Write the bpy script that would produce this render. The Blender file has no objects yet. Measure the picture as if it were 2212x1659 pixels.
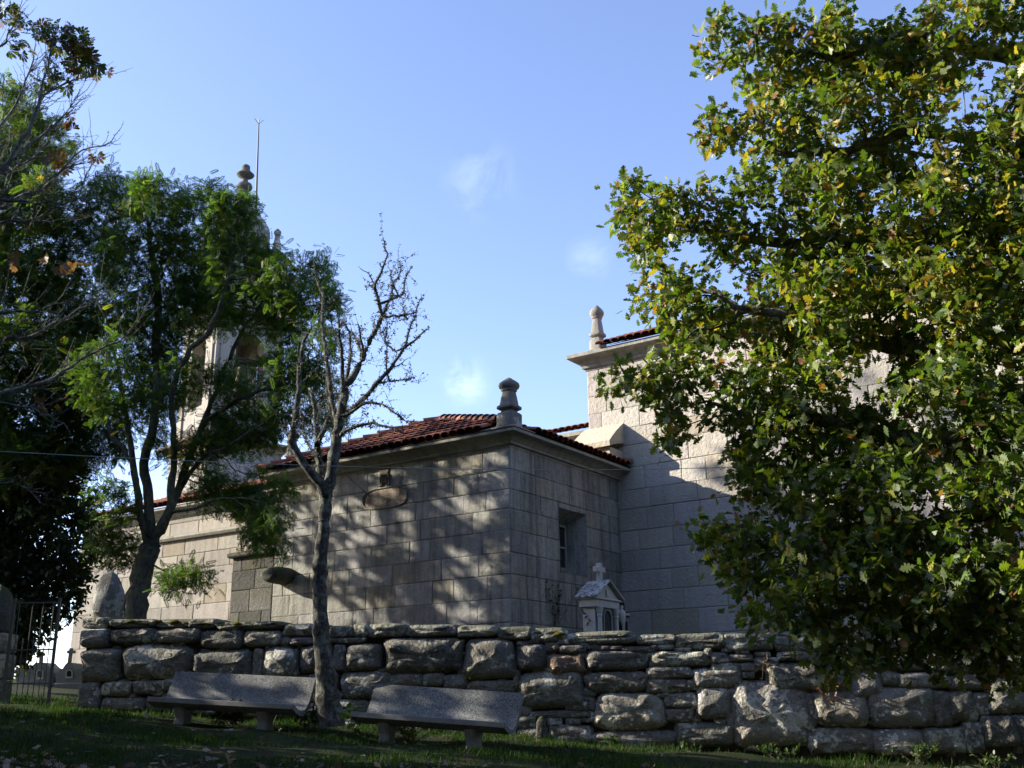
import bpy, math, random
import numpy as np
from mathutils import Vector, Matrix, noise as mnoise
R_ = np.random.default_rng(7)
random.seed(7)
SC = bpy.context.scene
rad = math.radians

# ------------------------------------------------------------------ camera, sky, sun, exposure
F_PX, PITCH, ROLL, CX, CY, EYE = 2247.0, rad(17.27), rad(-0.7275), 1106.0, 829.5, 1.7
cam = bpy.data.cameras.new("camera"); camo = bpy.data.objects.new("camera", cam); SC.collection.objects.link(camo)
cam.sensor_width = 36.0; cam.lens = 36.0 * F_PX / 2212.0; cam.clip_start = 0.1; cam.clip_end = 2000
_c, _s, _ct, _st = math.cos(ROLL), math.sin(ROLL), math.cos(PITCH), math.sin(PITCH)
def lev(u, v, w=0):   # level-camera axes (right, up, forward) to world
    return Vector((u, _ct * w - _st * v, _st * w + _ct * v))
_X, _Y, _Z = lev(_c, _s), lev(-_s, _c), -lev(0, 0, 1)
camo.matrix_world = Matrix(((_X.x, _Y.x, _Z.x, 0), (_X.y, _Y.y, _Z.y, 0), (_X.z, _Y.z, _Z.z, EYE), (0, 0, 0, 1)))
SC.camera = camo

SUN_AZ = Vector((-0.9925, 0.122, 0)).normalized(); SUN_EL = rad(22)
TO_SUN = Vector((SUN_AZ.x * math.cos(SUN_EL), SUN_AZ.y * math.cos(SUN_EL), math.sin(SUN_EL)))
world = bpy.data.worlds.new("World"); SC.world = world; world.use_nodes = True
wn, wl = world.node_tree.nodes, world.node_tree.links
bgn = wn["Background"]; bgn.inputs[1].default_value = 0.14
sky = wn.new("ShaderNodeTexSky"); sky.sky_type = 'NISHITA'; sky.sun_disc = False
sky.sun_elevation = SUN_EL; sky.sun_rotation = math.atan2(SUN_AZ.x, SUN_AZ.y)
sky.altitude = 400; sky.air_density = 1.0; sky.dust_density = 0.8; sky.ozone_density = 3.0
SKY_OUT = sky.outputs[0]
sun = bpy.data.lights.new("sun", 'SUN'); sun.energy = 5.0; sun.angle = rad(0.53); sun.color = (1.0, 0.91, 0.76)
suno = bpy.data.objects.new("sun", sun); SC.collection.objects.link(suno)
suno.rotation_euler = TO_SUN.to_track_quat('Z', 'Y').to_euler(); suno.location = (-40, 10, 40)
SC.view_settings.view_transform = 'Standard'; SC.view_settings.look = 'None'
SC.view_settings.exposure = 1.4; SC.view_settings.gamma = 1.0
SC.cycles.max_bounces = 6; SC.cycles.transparent_max_bounces = 8; SC.cycles.use_denoising = True
SC.cycles.sample_clamp_indirect = 4

# ------------------------------------------------------------------ helpers
def ray(x, y):
    u, v = (x - CX) / F_PX, -(y - CY) / F_PX
    u, v = _c * u - _s * v, _s * u + _c * v
    return np.array([u, _ct - _st * v, _st + _ct * v])
def at(x, y, Y):
    r = ray(x, y); p = r * (Y / r[1]); p[2] += EYE; return p
def onplane(x, y, P, n):
    r = ray(x, y); C = np.array([0, 0, EYE]); t = np.dot(np.asarray(P) - C, n) / np.dot(r, n); return C + r * t
def nrm(v):
    v = np.asarray(v, float); return v / max(np.linalg.norm(v), 1e-9)
def tag(o, label, cat=None, group=None, kind=None):
    if label: o['label'] = label
    if cat: o['category'] = cat
    if group: o['group'] = group
    if kind: o['kind'] = kind
    return o
def thing(name, loc, label, cat, group=None, rz=0):
    o = bpy.data.objects.new(name, None); SC.collection.objects.link(o)
    o.location = [float(c) for c in loc]; o.rotation_euler = (0, 0, rz); o.empty_display_size = 0.2
    return tag(o, label, cat, group)
def wloc(o):
    p = Vector((0, 0, 0))
    while o is not None: p += o.location; o = o.parent
    return p
def link(name, me, mat, parent=None, local=False, origin=None):
    o = bpy.data.objects.new(name, me); SC.collection.objects.link(o)
    if mat is not None: me.materials.append(mat)
    if parent is not None:
        o.parent = parent
        if not local:
            d = -wloc(parent); me.transform(Matrix.Translation(d))
    elif not local:
        if origin is None:
            co = np.empty(len(me.vertices) * 3, np.float32); me.vertices.foreach_get('co', co); co = co.reshape(-1, 3)
            origin = (co[:, 0].mean(), co[:, 1].mean(), co[:, 2].min())
        origin = Vector([float(c) for c in origin]); me.transform(Matrix.Translation(-origin)); o.location = origin
    return o
class MB:
    def __init__(s): s.v, s.f, s.c = [], [], []
    def add(s, verts, faces, col=(1, 1, 1)):
        n = len(s.v); s.v += [tuple(map(float, p)) for p in verts]; s.f += [tuple(n + i for i in f) for f in faces]
        s.c += [tuple(col)] * len(verts); return s
    def box(s, o, ax, ay, az, col=(1, 1, 1), bev=0.0):
        """box from corner o along three edge vectors, with chamfered vertical and top edges"""
        o, ax, ay, az = map(lambda q: np.asarray(q, float), (o, ax, ay, az))
        if bev <= 0:
            p = [o, o + ax, o + ax + ay, o + ay]; p += [q + az for q in p]
            return s.add(p, [(3, 2, 1, 0), (4, 5, 6, 7), (0, 1, 5, 4), (1, 2, 6, 5), (2, 3, 7, 6), (3, 0, 4, 7)], col)
        ux, uy, uz = nrm(ax) * bev, nrm(ay) * bev, nrm(az) * bev
        def ring(base, ins):
            q = []
            for (cx, cy, sx, sy) in ((0, 0, 1, 1), (1, 0, -1, 1), (1, 1, -1, -1), (0, 1, 1, -1)):
                c = base + ax * cx + ay * cy + ux * sx * ins + uy * sy * ins
                a, b = c + ux * sx, c + uy * sy
                q += ([b, a] if (cx, cy) in ((0, 0), (1, 1)) else [a, b])
            return q
        rings = [ring(o, 1), ring(o + uz, 0), ring(o + az - uz, 0), ring(o + az, 1)]
        n = 8; vs = sum(rings, []); fs = [tuple(range(n - 1, -1, -1)), tuple(range(3 * n, 4 * n))]
        for r in range(3):
            for i in range(n):
                j = (i + 1) % n; fs.append((r * n + i, r * n + j, (r + 1) * n + j, (r + 1) * n + i))
        return s.add(vs, fs, col)
    def loft(s, rings, cap=True, col=(1, 1, 1), closed=True):
        n = len(rings[0]); vs = [p for r in rings for p in r]; fs = []
        for k in range(len(rings) - 1):
            for i in range(n if closed else n - 1):
                j = (i + 1) % n; fs.append((k * n + i, k * n + j, (k + 1) * n + j, (k + 1) * n + i))
        if cap and closed: fs += [tuple(range(n - 1, -1, -1)), tuple(range((len(rings) - 1) * n, len(rings) * n))]
        return s.add(vs, fs, col)
    def tube(s, pts, rads, n=6, col=(1, 1, 1), cap=True):
        pts = [np.asarray(p, float) for p in pts]
        if not hasattr(rads, '__len__'): rads = [rads] * len(pts)
        rings = []; ref = np.array([.3, .2, .93])
        for i, p in enumerate(pts):
            t = nrm(pts[min(i + 1, len(pts) - 1)] - pts[max(i - 1, 0)])
            a = np.cross(t, ref)
            if np.linalg.norm(a) < .05: a = np.cross(t, [1, 0, 0])
            a = nrm(a); b = np.cross(t, a); ref = np.cross(a, t) if False else ref
            rings.append([p + rads[i] * (a * math.cos(2 * math.pi * k / n) + b * math.sin(2 * math.pi * k / n)) for k in range(n)])
        return s.loft(rings, cap, col)
    def build(s, name, mat, parent=None, smooth=False, local=False, origin=None, auto=None):
        me = bpy.data.meshes.new(name); me.from_pydata(s.v, [], s.f)
        a = me.color_attributes.new('tint', 'FLOAT_COLOR', 'POINT')
        c = np.ones((len(s.v), 4), np.float32); c[:, :3] = np.array(s.c, np.float32).reshape(-1, 3); a.data.foreach_set('color', c.ravel())
        if smooth: me.polygons.foreach_set('use_smooth', [True] * len(me.polygons))
        me.update()
        if auto is not None and smooth:
            me.set_sharp_from_angle(angle=rad(auto))
        return link(name, me, mat, parent, local, origin)
def np_mesh(name, verts, tris_or_polys, mat, parent=None, cols=None, smooth=False, origin=None):
    """verts (N,3); polys: list of int arrays with equal length or one (M,k) array"""
    polys = tris_or_polys if isinstance(tris_or_polys, list) else [tris_or_polys]
    me = bpy.data.meshes.new(name); me.vertices.add(len(verts)); me.vertices.foreach_set('co', np.ascontiguousarray(verts, np.float32).ravel())
    loops = np.concatenate([p.ravel() for p in polys]); tot = np.concatenate([np.full(len(p), p.shape[1]) for p in polys])
    st = np.concatenate([[0], np.cumsum(tot)[:-1]])
    me.loops.add(len(loops)); me.loops.foreach_set('vertex_index', loops.astype(np.int32))
    me.polygons.add(len(tot)); me.polygons.foreach_set('loop_start', st.astype(np.int32)); me.polygons.foreach_set('loop_total', tot.astype(np.int32))
    if smooth: me.polygons.foreach_set('use_smooth', np.ones(len(tot), bool))
    if cols is not None:
        a = me.color_attributes.new('tint', 'FLOAT_COLOR', 'POINT'); c = np.ones((len(verts), 4), np.float32); c[:, :3] = cols; a.data.foreach_set('color', c.ravel())
    me.update(calc_edges=True); me.validate()
    return link(name, me, mat, parent, False, origin)

# ------------------------------------------------------------------ materials
class NT:
    def __init__(s, name):
        s.m = bpy.data.materials.new(name); s.m.use_nodes = True; s.t = s.m.node_tree; s.t.nodes.clear()
        s.pos = s.n('ShaderNodeNewGeometry').outputs['Position']
    def n(s, typ, **kw):
        o = s.t.nodes.new(typ)
        for k, v in kw.items(): setattr(o, k, v)
        return o
    def put(s, sock, v):
        if isinstance(v, bpy.types.NodeSocket): s.t.links.new(v, sock)
        elif v is not None: sock.default_value = v
    def noise(s, scale, detail=4, rough=.55, vec=None, dist=0.0, out=0):
        o = s.n('ShaderNodeTexNoise'); s.put(o.inputs['Vector'], vec or s.pos); o.inputs['Scale'].default_value = scale
        o.inputs['Detail'].default_value = detail; o.inputs['Roughness'].default_value = rough; o.inputs['Distortion'].default_value = dist
        return o.outputs[out]
    def voro(s, scale, vec=None, out='Distance', feature='F1'):
        o = s.n('ShaderNodeTexVoronoi', feature=feature); s.put(o.inputs['Vector'], vec or s.pos); o.inputs['Scale'].default_value = scale
        return o.outputs[out]
    def scalevec(s, sc):
        o = s.n('ShaderNodeVectorMath', operation='MULTIPLY'); s.put(o.inputs[0], s.pos); o.inputs[1].default_value = sc; return o.outputs[0]
    def ramp(s, fac, a, b, va=0.0, vb=1.0):
        o = s.n('ShaderNodeMapRange'); s.put(o.inputs['Value'], fac); o.inputs['From Min'].default_value = a; o.inputs['From Max'].default_value = b
        o.inputs['To Min'].default_value = va; o.inputs['To Max'].default_value = vb; return o.outputs[0]
    def math(s, op, a, b):
        o = s.n('ShaderNodeMath', operation=op); s.put(o.inputs[0], a); s.put(o.inputs[1], b); return o.outputs[0]
    def mix(s, fac, a, b, mode='MIX'):
        o = s.n('ShaderNodeMix', data_type='RGBA', blend_type=mode); s.put(o.inputs[0], fac)
        for k, v in ((6, a), (7, b)): s.put(o.inputs[k], v if isinstance(v, bpy.types.NodeSocket) else tuple(v) + (1,))
        return o.outputs[2]
    def tint(s):
        o = s.n('ShaderNodeAttribute', attribute_name='tint'); return o.outputs['Color']
    def upz(s):
        o = s.n('ShaderNodeSeparateXYZ'); s.put(o.inputs[0], s.t.nodes[0].outputs['Normal']); return o.outputs[2]
    def bump(s, h, strength=.5, dist=.01, nrm=None):
        o = s.n('ShaderNodeBump'); s.put(o.inputs['Height'], h); o.inputs['Strength'].default_value = strength; o.inputs['Distance'].default_value = dist
        s.put(o.inputs['Normal'], nrm); return o.outputs[0]
    def out(s, col, rough=.85, normal=None, spec=.3, metal=0.0):
        p = s.n('ShaderNodeBsdfPrincipled'); s.put(p.inputs['Base Color'], col if isinstance(col, bpy.types.NodeSocket) else tuple(col) + (1,))
        s.put(p.inputs['Roughness'], rough); p.inputs['Specular IOR Level'].default_value = spec; p.inputs['Metallic'].default_value = metal
        s.put(p.inputs['Normal'], normal); o = s.n('ShaderNodeOutputMaterial'); s.t.links.new(p.outputs[0], o.inputs[0]); return s.m

def granite(name, ca, cb, lichen=0.0, lichen_col=(.52, .53, .48), streak=0.0, moss=0.0, grain=90, coarse=.5, stain=(.10, .095, .085), stain_amt=.35, bumpy=1.0, patch=.4):
    t = NT(name)
    big = t.noise(1.1, 6, .6); mid = t.noise(7, 5, .6)
    c = t.mix(t.ramp(big, .35, .68), ca, cb); c = t.mix(t.ramp(t.noise(.55, 5, .6, dist=.5), .5, .72, 0, patch), c, (.13, .135, .13))
    g = t.noise(grain, 2, .7)
    c = t.mix(t.ramp(g, .35, .65, 0, .55), c, t.mix(.5, c, (.09, .09, .095)))
    c = t.mix(t.ramp(t.noise(grain * 1.7, 1, .5), .58, .66, 0, .45), c, (.55, .52, .48))
    if stain_amt: c = t.mix(t.math('MULTIPLY', t.ramp(mid, .5, .72), stain_amt), c, stain)
    if streak:
        sv = t.scalevec((5, 5, .45)); c = t.mix(t.math('MULTIPLY', t.ramp(t.noise(1.2, 5, .65, sv), .45, .72), streak), c, (.075, .072, .065))
    if lichen:
        lz = t.math('ADD', t.noise(3.3, 6, .65, dist=.4), t.ramp(t.noise(.9, 2), .35, .65, -.14, .07)); lz2 = t.noise(17, 4, .6)
        m = t.math('MULTIPLY', t.ramp(t.math('ADD', lz, t.math('MULTIPLY', lz2, .45)), .75, .80), lichen)
        c = t.mix(m, c, lichen_col)
        v = t.voro(9, None); m2 = t.math('MULTIPLY', t.ramp(v, .26, .20), t.math('MULTIPLY', t.ramp(t.noise(1.3, 3), .5, .58), lichen)); c = t.mix(m2, c, lichen_col)
        c = t.mix(t.ramp(t.noise(4.7, 5, .7), .58, .72, 0, .8), c, (.055, .055, .05))
    c = t.mix(1.0, c, t.tint(), 'MULTIPLY')
    if moss:
        m = t.math('MULTIPLY', t.ramp(t.math('ADD', t.upz(), t.noise(4, 4)), .85, 1.25), moss); c = t.mix(m, c, (.055, .075, .015))
    h = t.math('ADD', t.math('MULTIPLY', t.noise(grain * .6, 3, .7), .5), t.math('MULTIPLY', t.noise(13, 5, .65), coarse * 1.6))
    return t.out(c, .9, t.bump(h, .8 * bumpy, .02), .2)
M = {}
M['ashlar'] = granite('granite_ashlar', (.285, .295, .278), (.345, .345, .316), streak=.7, grain=36, coarse=.8, stain_amt=.34)
M['ashlar_dirty'] = granite('granite_ashlar_weathered', (.28, .282, .265), (.35, .34, .305), streak=.9, grain=36, coarse=.9, stain_amt=.5)
M['ashlar_pink'] = granite('granite_pinkish', (.31, .288, .25), (.335, .318, .275), streak=.35, grain=40, coarse=.3, stain_amt=.2)
M['ashlar_rough'] = granite('granite_rough_ashlar', (.52, .485, .42), (.46, .435, .385), streak=.15, grain=45, coarse=1.0, stain_amt=.12, bumpy=1.2, patch=.15)
M['cornice'] = granite('granite_cornice', (.26, .255, .215), (.34, .325, .27), streak=.5, grain=60, coarse=.4, moss=.25, stain_amt=.4)
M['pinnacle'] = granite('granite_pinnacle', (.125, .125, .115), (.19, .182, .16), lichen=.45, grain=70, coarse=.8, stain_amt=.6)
M['mossblock_shade_toned'] = granite('mossy_masonry_shade_toned', (.030, .032, .024), (.056, .054, .044), streak=.6, moss=.6, grain=60, coarse=1.0, stain=(.045, .06, .02), stain_amt=.7)  # real moss, base darkened further to carry the pier's shade
M['field'] = granite('granite_field_stone', (.25, .248, .222), (.36, .345, .295), lichen=1.0, lichen_col=(.62, .63, .58), grain=60, coarse=1.5, stain_amt=.6, bumpy=2.2)
M['coping'] = granite('granite_coping_stone', (.28, .276, .242), (.37, .36, .31), lichen=.9, lichen_col=(.60, .61, .56), moss=.55, grain=60, coarse=1.5, stain_amt=.65, bumpy=2.2)
t = NT('mortar_dark'); M['mortar'] = t.out(t.mix(t.noise(20), (.09, .085, .075), (.15, .14, .122)), .95)
t = NT('soil_core'); M['core'] = t.out(t.mix(t.noise(15), (.035, .03, .024), (.09, .075, .058)), .95)
t = NT('clay_tile')
c = t.mix(t.noise(2.5, 4), (.215, .074, .044), (.30, .115, .066)); c = t.mix(t.ramp(t.noise(9, 5, .6), .5, .7, 0, .6), c, (.09, .045, .035)); c = t.mix(1.0, c, t.tint(), 'MULTIPLY')
M['tile'] = t.out(c, .75, t.bump(t.noise(50, 3), .4, .006), .3)
t = NT('terrazzo_concrete')
v = t.voro(85, None, 'Color'); sp = t.n('ShaderNodeSeparateColor'); t.put(sp.inputs[0], v)
c = t.mix(t.ramp(sp.outputs[0], .2, .9), (.125, .132, .126), (.28, .288, .272)); c = t.mix(t.ramp(sp.outputs[1], .80, .86), c, (.07, .07, .08)); c = t.mix(t.ramp(t.noise(3, 4), .45, .7, 0, .5), c, (.10, .10, .098)); c = t.mix(t.ramp(t.noise(1.6, 6, .7, dist=.6), .48, .68, 0, .65), c, (.075, .08, .07)); c = t.mix(t.ramp(t.noise(11, 4, .7), .62, .70, 0, .5), c, (.36, .37, .33))
M['terrazzo'] = t.out(c, .8, t.bump(t.voro(58), .35, .004), .3)
t = NT('bench_edge_concrete'); c = t.mix(t.noise(6, 5), (.17, .172, .175), (.27, .27, .262)); M['conc'] = t.out(t.mix(t.ramp(t.noise(18, 4), .5, .7, 0, .5), c, (.14, .14, .12)), .85, t.bump(t.noise(60), .4, .004))
t = NT('white_marble'); c = t.mix(t.ramp(t.noise(2.2, 5, .6, None, 1.0), .35, .7), (.48, .48, .475), (.37, .37, .345)); c = t.mix(t.ramp(t.noise(5, 5, .6, t.scalevec((1, 1, .3))), .55, .75, 0, .6), c, (.33, .31, .24)); M['marble'] = t.out(c, .45, t.bump(t.noise(40), .1, .003), .5)
t = NT('lichened_slab'); M['slab'] = t.out(t.mix(t.ramp(t.noise(14, 5), .4, .62), (.10, .11, .12), (.42, .43, .42)), .8, t.bump(t.noise(40), .4, .006))
t = NT('dark_glass'); M['glass'] = t.out((.016, .02, .022), .08, None, .6)
t = NT('green_grey_paint'); M['paint'] = t.out(t.mix(t.noise(12), (.15, .18, .155), (.19, .22, .185)), .6)
t = NT('dark_iron'); M['iron'] = t.out(t.mix(t.noise(30), (.09, .09, .095), (.15, .145, .14)), .6, None, .4, .4)
t = NT('bronze'); M['bronze'] = t.out(t.mix(t.noise(6), (.03, .027, .022), (.05, .045, .037)), .6, None, .3, 0)
t = NT('black_granite'); M['black'] = t.out((.012, .012, .014), .4, None, .5)
t = NT('cable_sheath'); M['cable'] = t.out((.20, .24, .24), .6)
t = NT('soffit_wood'); M['soffit'] = t.out((.04, .035, .03), .9)
def bark(name, ca, cb, cl, amt):
    t = NT(name); sv = t.scalevec((1, 1, .35)); c = t.mix(t.ramp(t.noise(22, 5, .65, sv), .35, .65), ca, cb)
    c = t.mix(t.math('MULTIPLY', t.ramp(t.noise(9, 5, .65), .48, .6), amt), c, cl); c = t.mix(1.0, c, t.tint(), 'MULTIPLY')
    return t.out(c, .92, t.bump(t.noise(26, 5, .7, sv), 1.0, .03), .15)
M['bark'] = bark('mossy_bark', (.055, .05, .042), (.13, .12, .105), (.15, .165, .085), .8)
M['bark_dead'] = bark('lichened_dead_bark', (.032, .03, .026), (.085, .08, .07), (.185, .20, .17), .7)
M['bark_pale'] = bark('pale_lichen_bark', (.07, .07, .063), (.15, .15, .135), (.24, .265, .23), .8)
M['bark_oak'] = bark('oak_bark', (.05, .045, .038), (.11, .10, .085), (.24, .26, .22), .6)
def leafmat(name, trans=.45, gloss=.06, tmul=(1.5, 1.7, .7)):
    t = NT(name); col = t.tint()
    d = t.n('ShaderNodeBsdfDiffuse'); t.put(d.inputs[0], col)
    tr = t.n('ShaderNodeBsdfTranslucent'); t.put(tr.inputs[0], t.mix(1.0, col, tmul, 'MULTIPLY'))
    g = t.n('ShaderNodeBsdfGlossy'); g.inputs['Roughness'].default_value = .5; g.inputs[0].default_value = (.9, .93, 1, 1)
    m1 = t.n('ShaderNodeMixShader'); m1.inputs[0].default_value = trans; t.t.links.new(d.outputs[0], m1.inputs[1]); t.t.links.new(tr.outputs[0], m1.inputs[2])
    m2 = t.n('ShaderNodeMixShader'); m2.inputs[0].default_value = gloss; t.t.links.new(m1.outputs[0], m2.inputs[1]); t.t.links.new(g.outputs[0], m2.inputs[2])
    o = t.n('ShaderNodeOutputMaterial'); t.t.links.new(m2.outputs[0], o.inputs[0]); return t.m
M['leaf'] = leafmat('leaf', .42, .035)
M['leaf_thin'] = leafmat('leaf_thin', .58, .02)
M['grass'] = leafmat('grass_blade', .45, .01, (1.3, 1.5, .6))
M['litter'] = leafmat('dry_leaf', .15, .03, (1, 1, 1))
M['lichen'] = leafmat('lichen_tuft', .15, .0, (1, 1, 1))

# clouds in the sky: two thin wisps, masked by direction on the sky sphere
tc = wn.new("ShaderNodeTexCoord"); gen = tc.outputs['Generated']
def wnode(t_, **kw):
    o = wn.new(t_)
    for k, v in kw.items(): setattr(o, k, v)
    return o
mask = None
for (px, py, rw, st) in ((1040, 388, .048, .09), (1003, 825, .034, .2), (1275, 560, .03, .1), (620, 880, .05, .18)):
    d = nrm(ray(px, py))
    vd = wnode("ShaderNodeVectorMath", operation='DISTANCE'); wl.new(gen, vd.inputs[0]); vd.inputs[1].default_value = d
    mr = wnode("ShaderNodeMapRange", interpolation_type='SMOOTHSTEP'); wl.new(vd.outputs['Value'], mr.inputs[0]); mr.inputs[1].default_value = rw; mr.inputs[2].default_value = 0; mr.inputs[3].default_value = 0; mr.inputs[4].default_value = st
    if mask is None: mask = mr.outputs[0]
    else:
        ad = wnode("ShaderNodeMath", operation='ADD'); wl.new(mask, ad.inputs[0]); wl.new(mr.outputs[0], ad.inputs[1]); mask = ad.outputs[0]
nz = wnode("ShaderNodeTexNoise"); nz.inputs['Scale'].default_value = 22; nz.inputs['Detail'].default_value = 7; nz.inputs['Roughness'].default_value = .62; nz.inputs['Distortion'].default_value = .6
wl.new(gen, nz.inputs['Vector'])
m2 = wnode("ShaderNodeMapRange"); wl.new(nz.outputs[0], m2.inputs[0]); m2.inputs[1].default_value = .42; m2.inputs[2].default_value = .72
ml = wnode("ShaderNodeMath", operation='MULTIPLY'); wl.new(mask, ml.inputs[0]); wl.new(m2.outputs[0], ml.inputs[1])
mx = wnode("ShaderNodeMix", data_type='RGBA'); wl.new(ml.outputs[0], mx.inputs[0]); tn_ = wnode('ShaderNodeMix', data_type='RGBA', blend_type='MULTIPLY'); tn_.inputs[0].default_value = 1; hs_ = wnode('ShaderNodeHueSaturation'); hs_.inputs['Saturation'].default_value = .94; wl.new(SKY_OUT, hs_.inputs['Color']); wl.new(hs_.outputs[0], tn_.inputs[6]); tn_.inputs[7].default_value = (1.02, .945, 1.05, 1); wl.new(tn_.outputs[2], mx.inputs[6]); mx.inputs[7].default_value = (9.5, 9.8, 10.2, 1)
wl.new(mx.outputs[2], bgn.inputs[0])

# ------------------------------------------------------------------ ground
WA, WB = np.array([-7.02, 17.40]), np.array([3.9, 15.70]); WD = nrm(WB - WA); WN = np.array([WD[1], -WD[0]])   # wall line, normal to the viewer
WEND = 18.0; WLEN = float(np.dot(WB - WA, WD))
pts = [*[at(1010, 1618, 13.9), at(805, 1590, 14.5), at(395, 1564, 15.2), at(580, 1566, 14.9)] * 4, at(712, 1542, 15.3), at(170, 1532, 17.35), at(1700, 1625, 15.75), at(1300, 1606, 16.15), at(2100, 1650, 15.1)]
A_ = np.array([[1, p[0], p[1]] for p in pts]); GC = np.linalg.lstsq(A_, np.array([p[2] for p in pts]), rcond=None)[0]; GC[0] -= .055
def ground(x, y):
    x = np.asarray(x, float); y = np.asarray(y, float)
    xx = np.clip(x, -14, 12); yy = np.clip(y, -30, 19)
    z = GC[0] + GC[1] * xx + GC[2] * yy
    z = z + np.clip(y - 19, 0, 12) * .03 - np.clip(y - 60, 0, 200) * .06
    z = z + .035 * np.sin(x * 1.7 + y * .9) * np.sin(y * 1.3 - x * .6) + .02 * np.sin(x * 4.1 + 1) * np.sin(y * 3.7)
    return z
t = NT('ground_grass_soil')
c = t.mix(t.ramp(t.noise(1.6, 6, .65), .4, .6), (.014, .024, .007), (.028, .042, .012)); c = t.mix(t.ramp(t.noise(2.3, 6, .7), .52, .62), c, (.045, .034, .023))
c = t.mix(t.ramp(t.noise(45, 4, .7), .45, .7, 0, .7), c, (.02, .018, .012))
M['ground'] = t.out(c, .95, t.bump(t.noise(25, 5), .8, .03), .1)
def axis(lo, hi, dense_lo, dense_hi, st, far):
    return np.unique(np.concatenate([np.geomspace(dense_lo - lo, st * 2, far) * -1 + dense_lo, np.arange(dense_lo, dense_hi, st), np.geomspace(st * 2, hi - dense_hi, far) + dense_hi]))
gx, gy = axis(-400, 400, -16, 12, .25, 14), axis(-60, 600, 7, 24, .25, 14)
X, Y = np.meshgrid(gx, gy); Zg = ground(X, Y); nv = X.size; nx_, ny_ = len(gx), len(gy)
ii = (np.arange(ny_ - 1)[:, None] * nx_ + np.arange(nx_ - 1)[None]).ravel()
gr = np_mesh('ground', np.stack([X.ravel(), Y.ravel(), Zg.ravel()], 1), np.stack([ii, ii + 1, ii + nx_ + 1, ii + nx_], 1), M['ground'], None, None, True, (0, 0, 0))
tag(gr, 'grassy slope rising to the dry stone wall', kind='structure')

def wp(s, z, off=0.0):   # point on the wall plane: s metres along it, off metres out towards the viewer
    q = WA + WD * s + WN * off; return np.array([q[0], q[1], z])
WN3 = np.array([WN[0], WN[1], 0.0]); WA3 = np.array([WA[0], WA[1], 0.0]); WD3 = np.array([WD[0], WD[1], 0.0])
def wall_sz(x, y):
    p = onplane(x, y, WA3, WN3); return float(np.dot(p - WA3, WD3)), float(p[2])
_wt = [wall_sz(*q) for q in ((175, 1338), (400, 1343), (600, 1350), (850, 1352), (1105, 1358), (1300, 1373), (1700, 1388), (1900, 1384), (2210, 1386))]
def walltop(s): return float(np.interp(s, [q[0] for q in _wt], [q[1] for q in _wt]))

# churchyard terrace behind the wall
tp = []
for s in np.linspace(-.1, WEND, 14): tp.append(wp(s, walltop(s) - .14, -.25))
tp += [np.array([22, 30, 2.3]), np.array([12, 44, 2.6]), np.array([-13, 44, 3.0]), np.array([-11.4, 29.6, 3.15])]
mb = MB(); n = len(tp); mb.add(tp + [p - [0, 0, 4] for p in tp], [tuple(range(n))] + [(i, n + i, n + (i + 1) % n, (i + 1) % n) for i in range(n)])
o = mb.build('churchyard_ground', M['ground']); tag(o, 'raised churchyard ground behind the stone wall', kind='structure')

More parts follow.
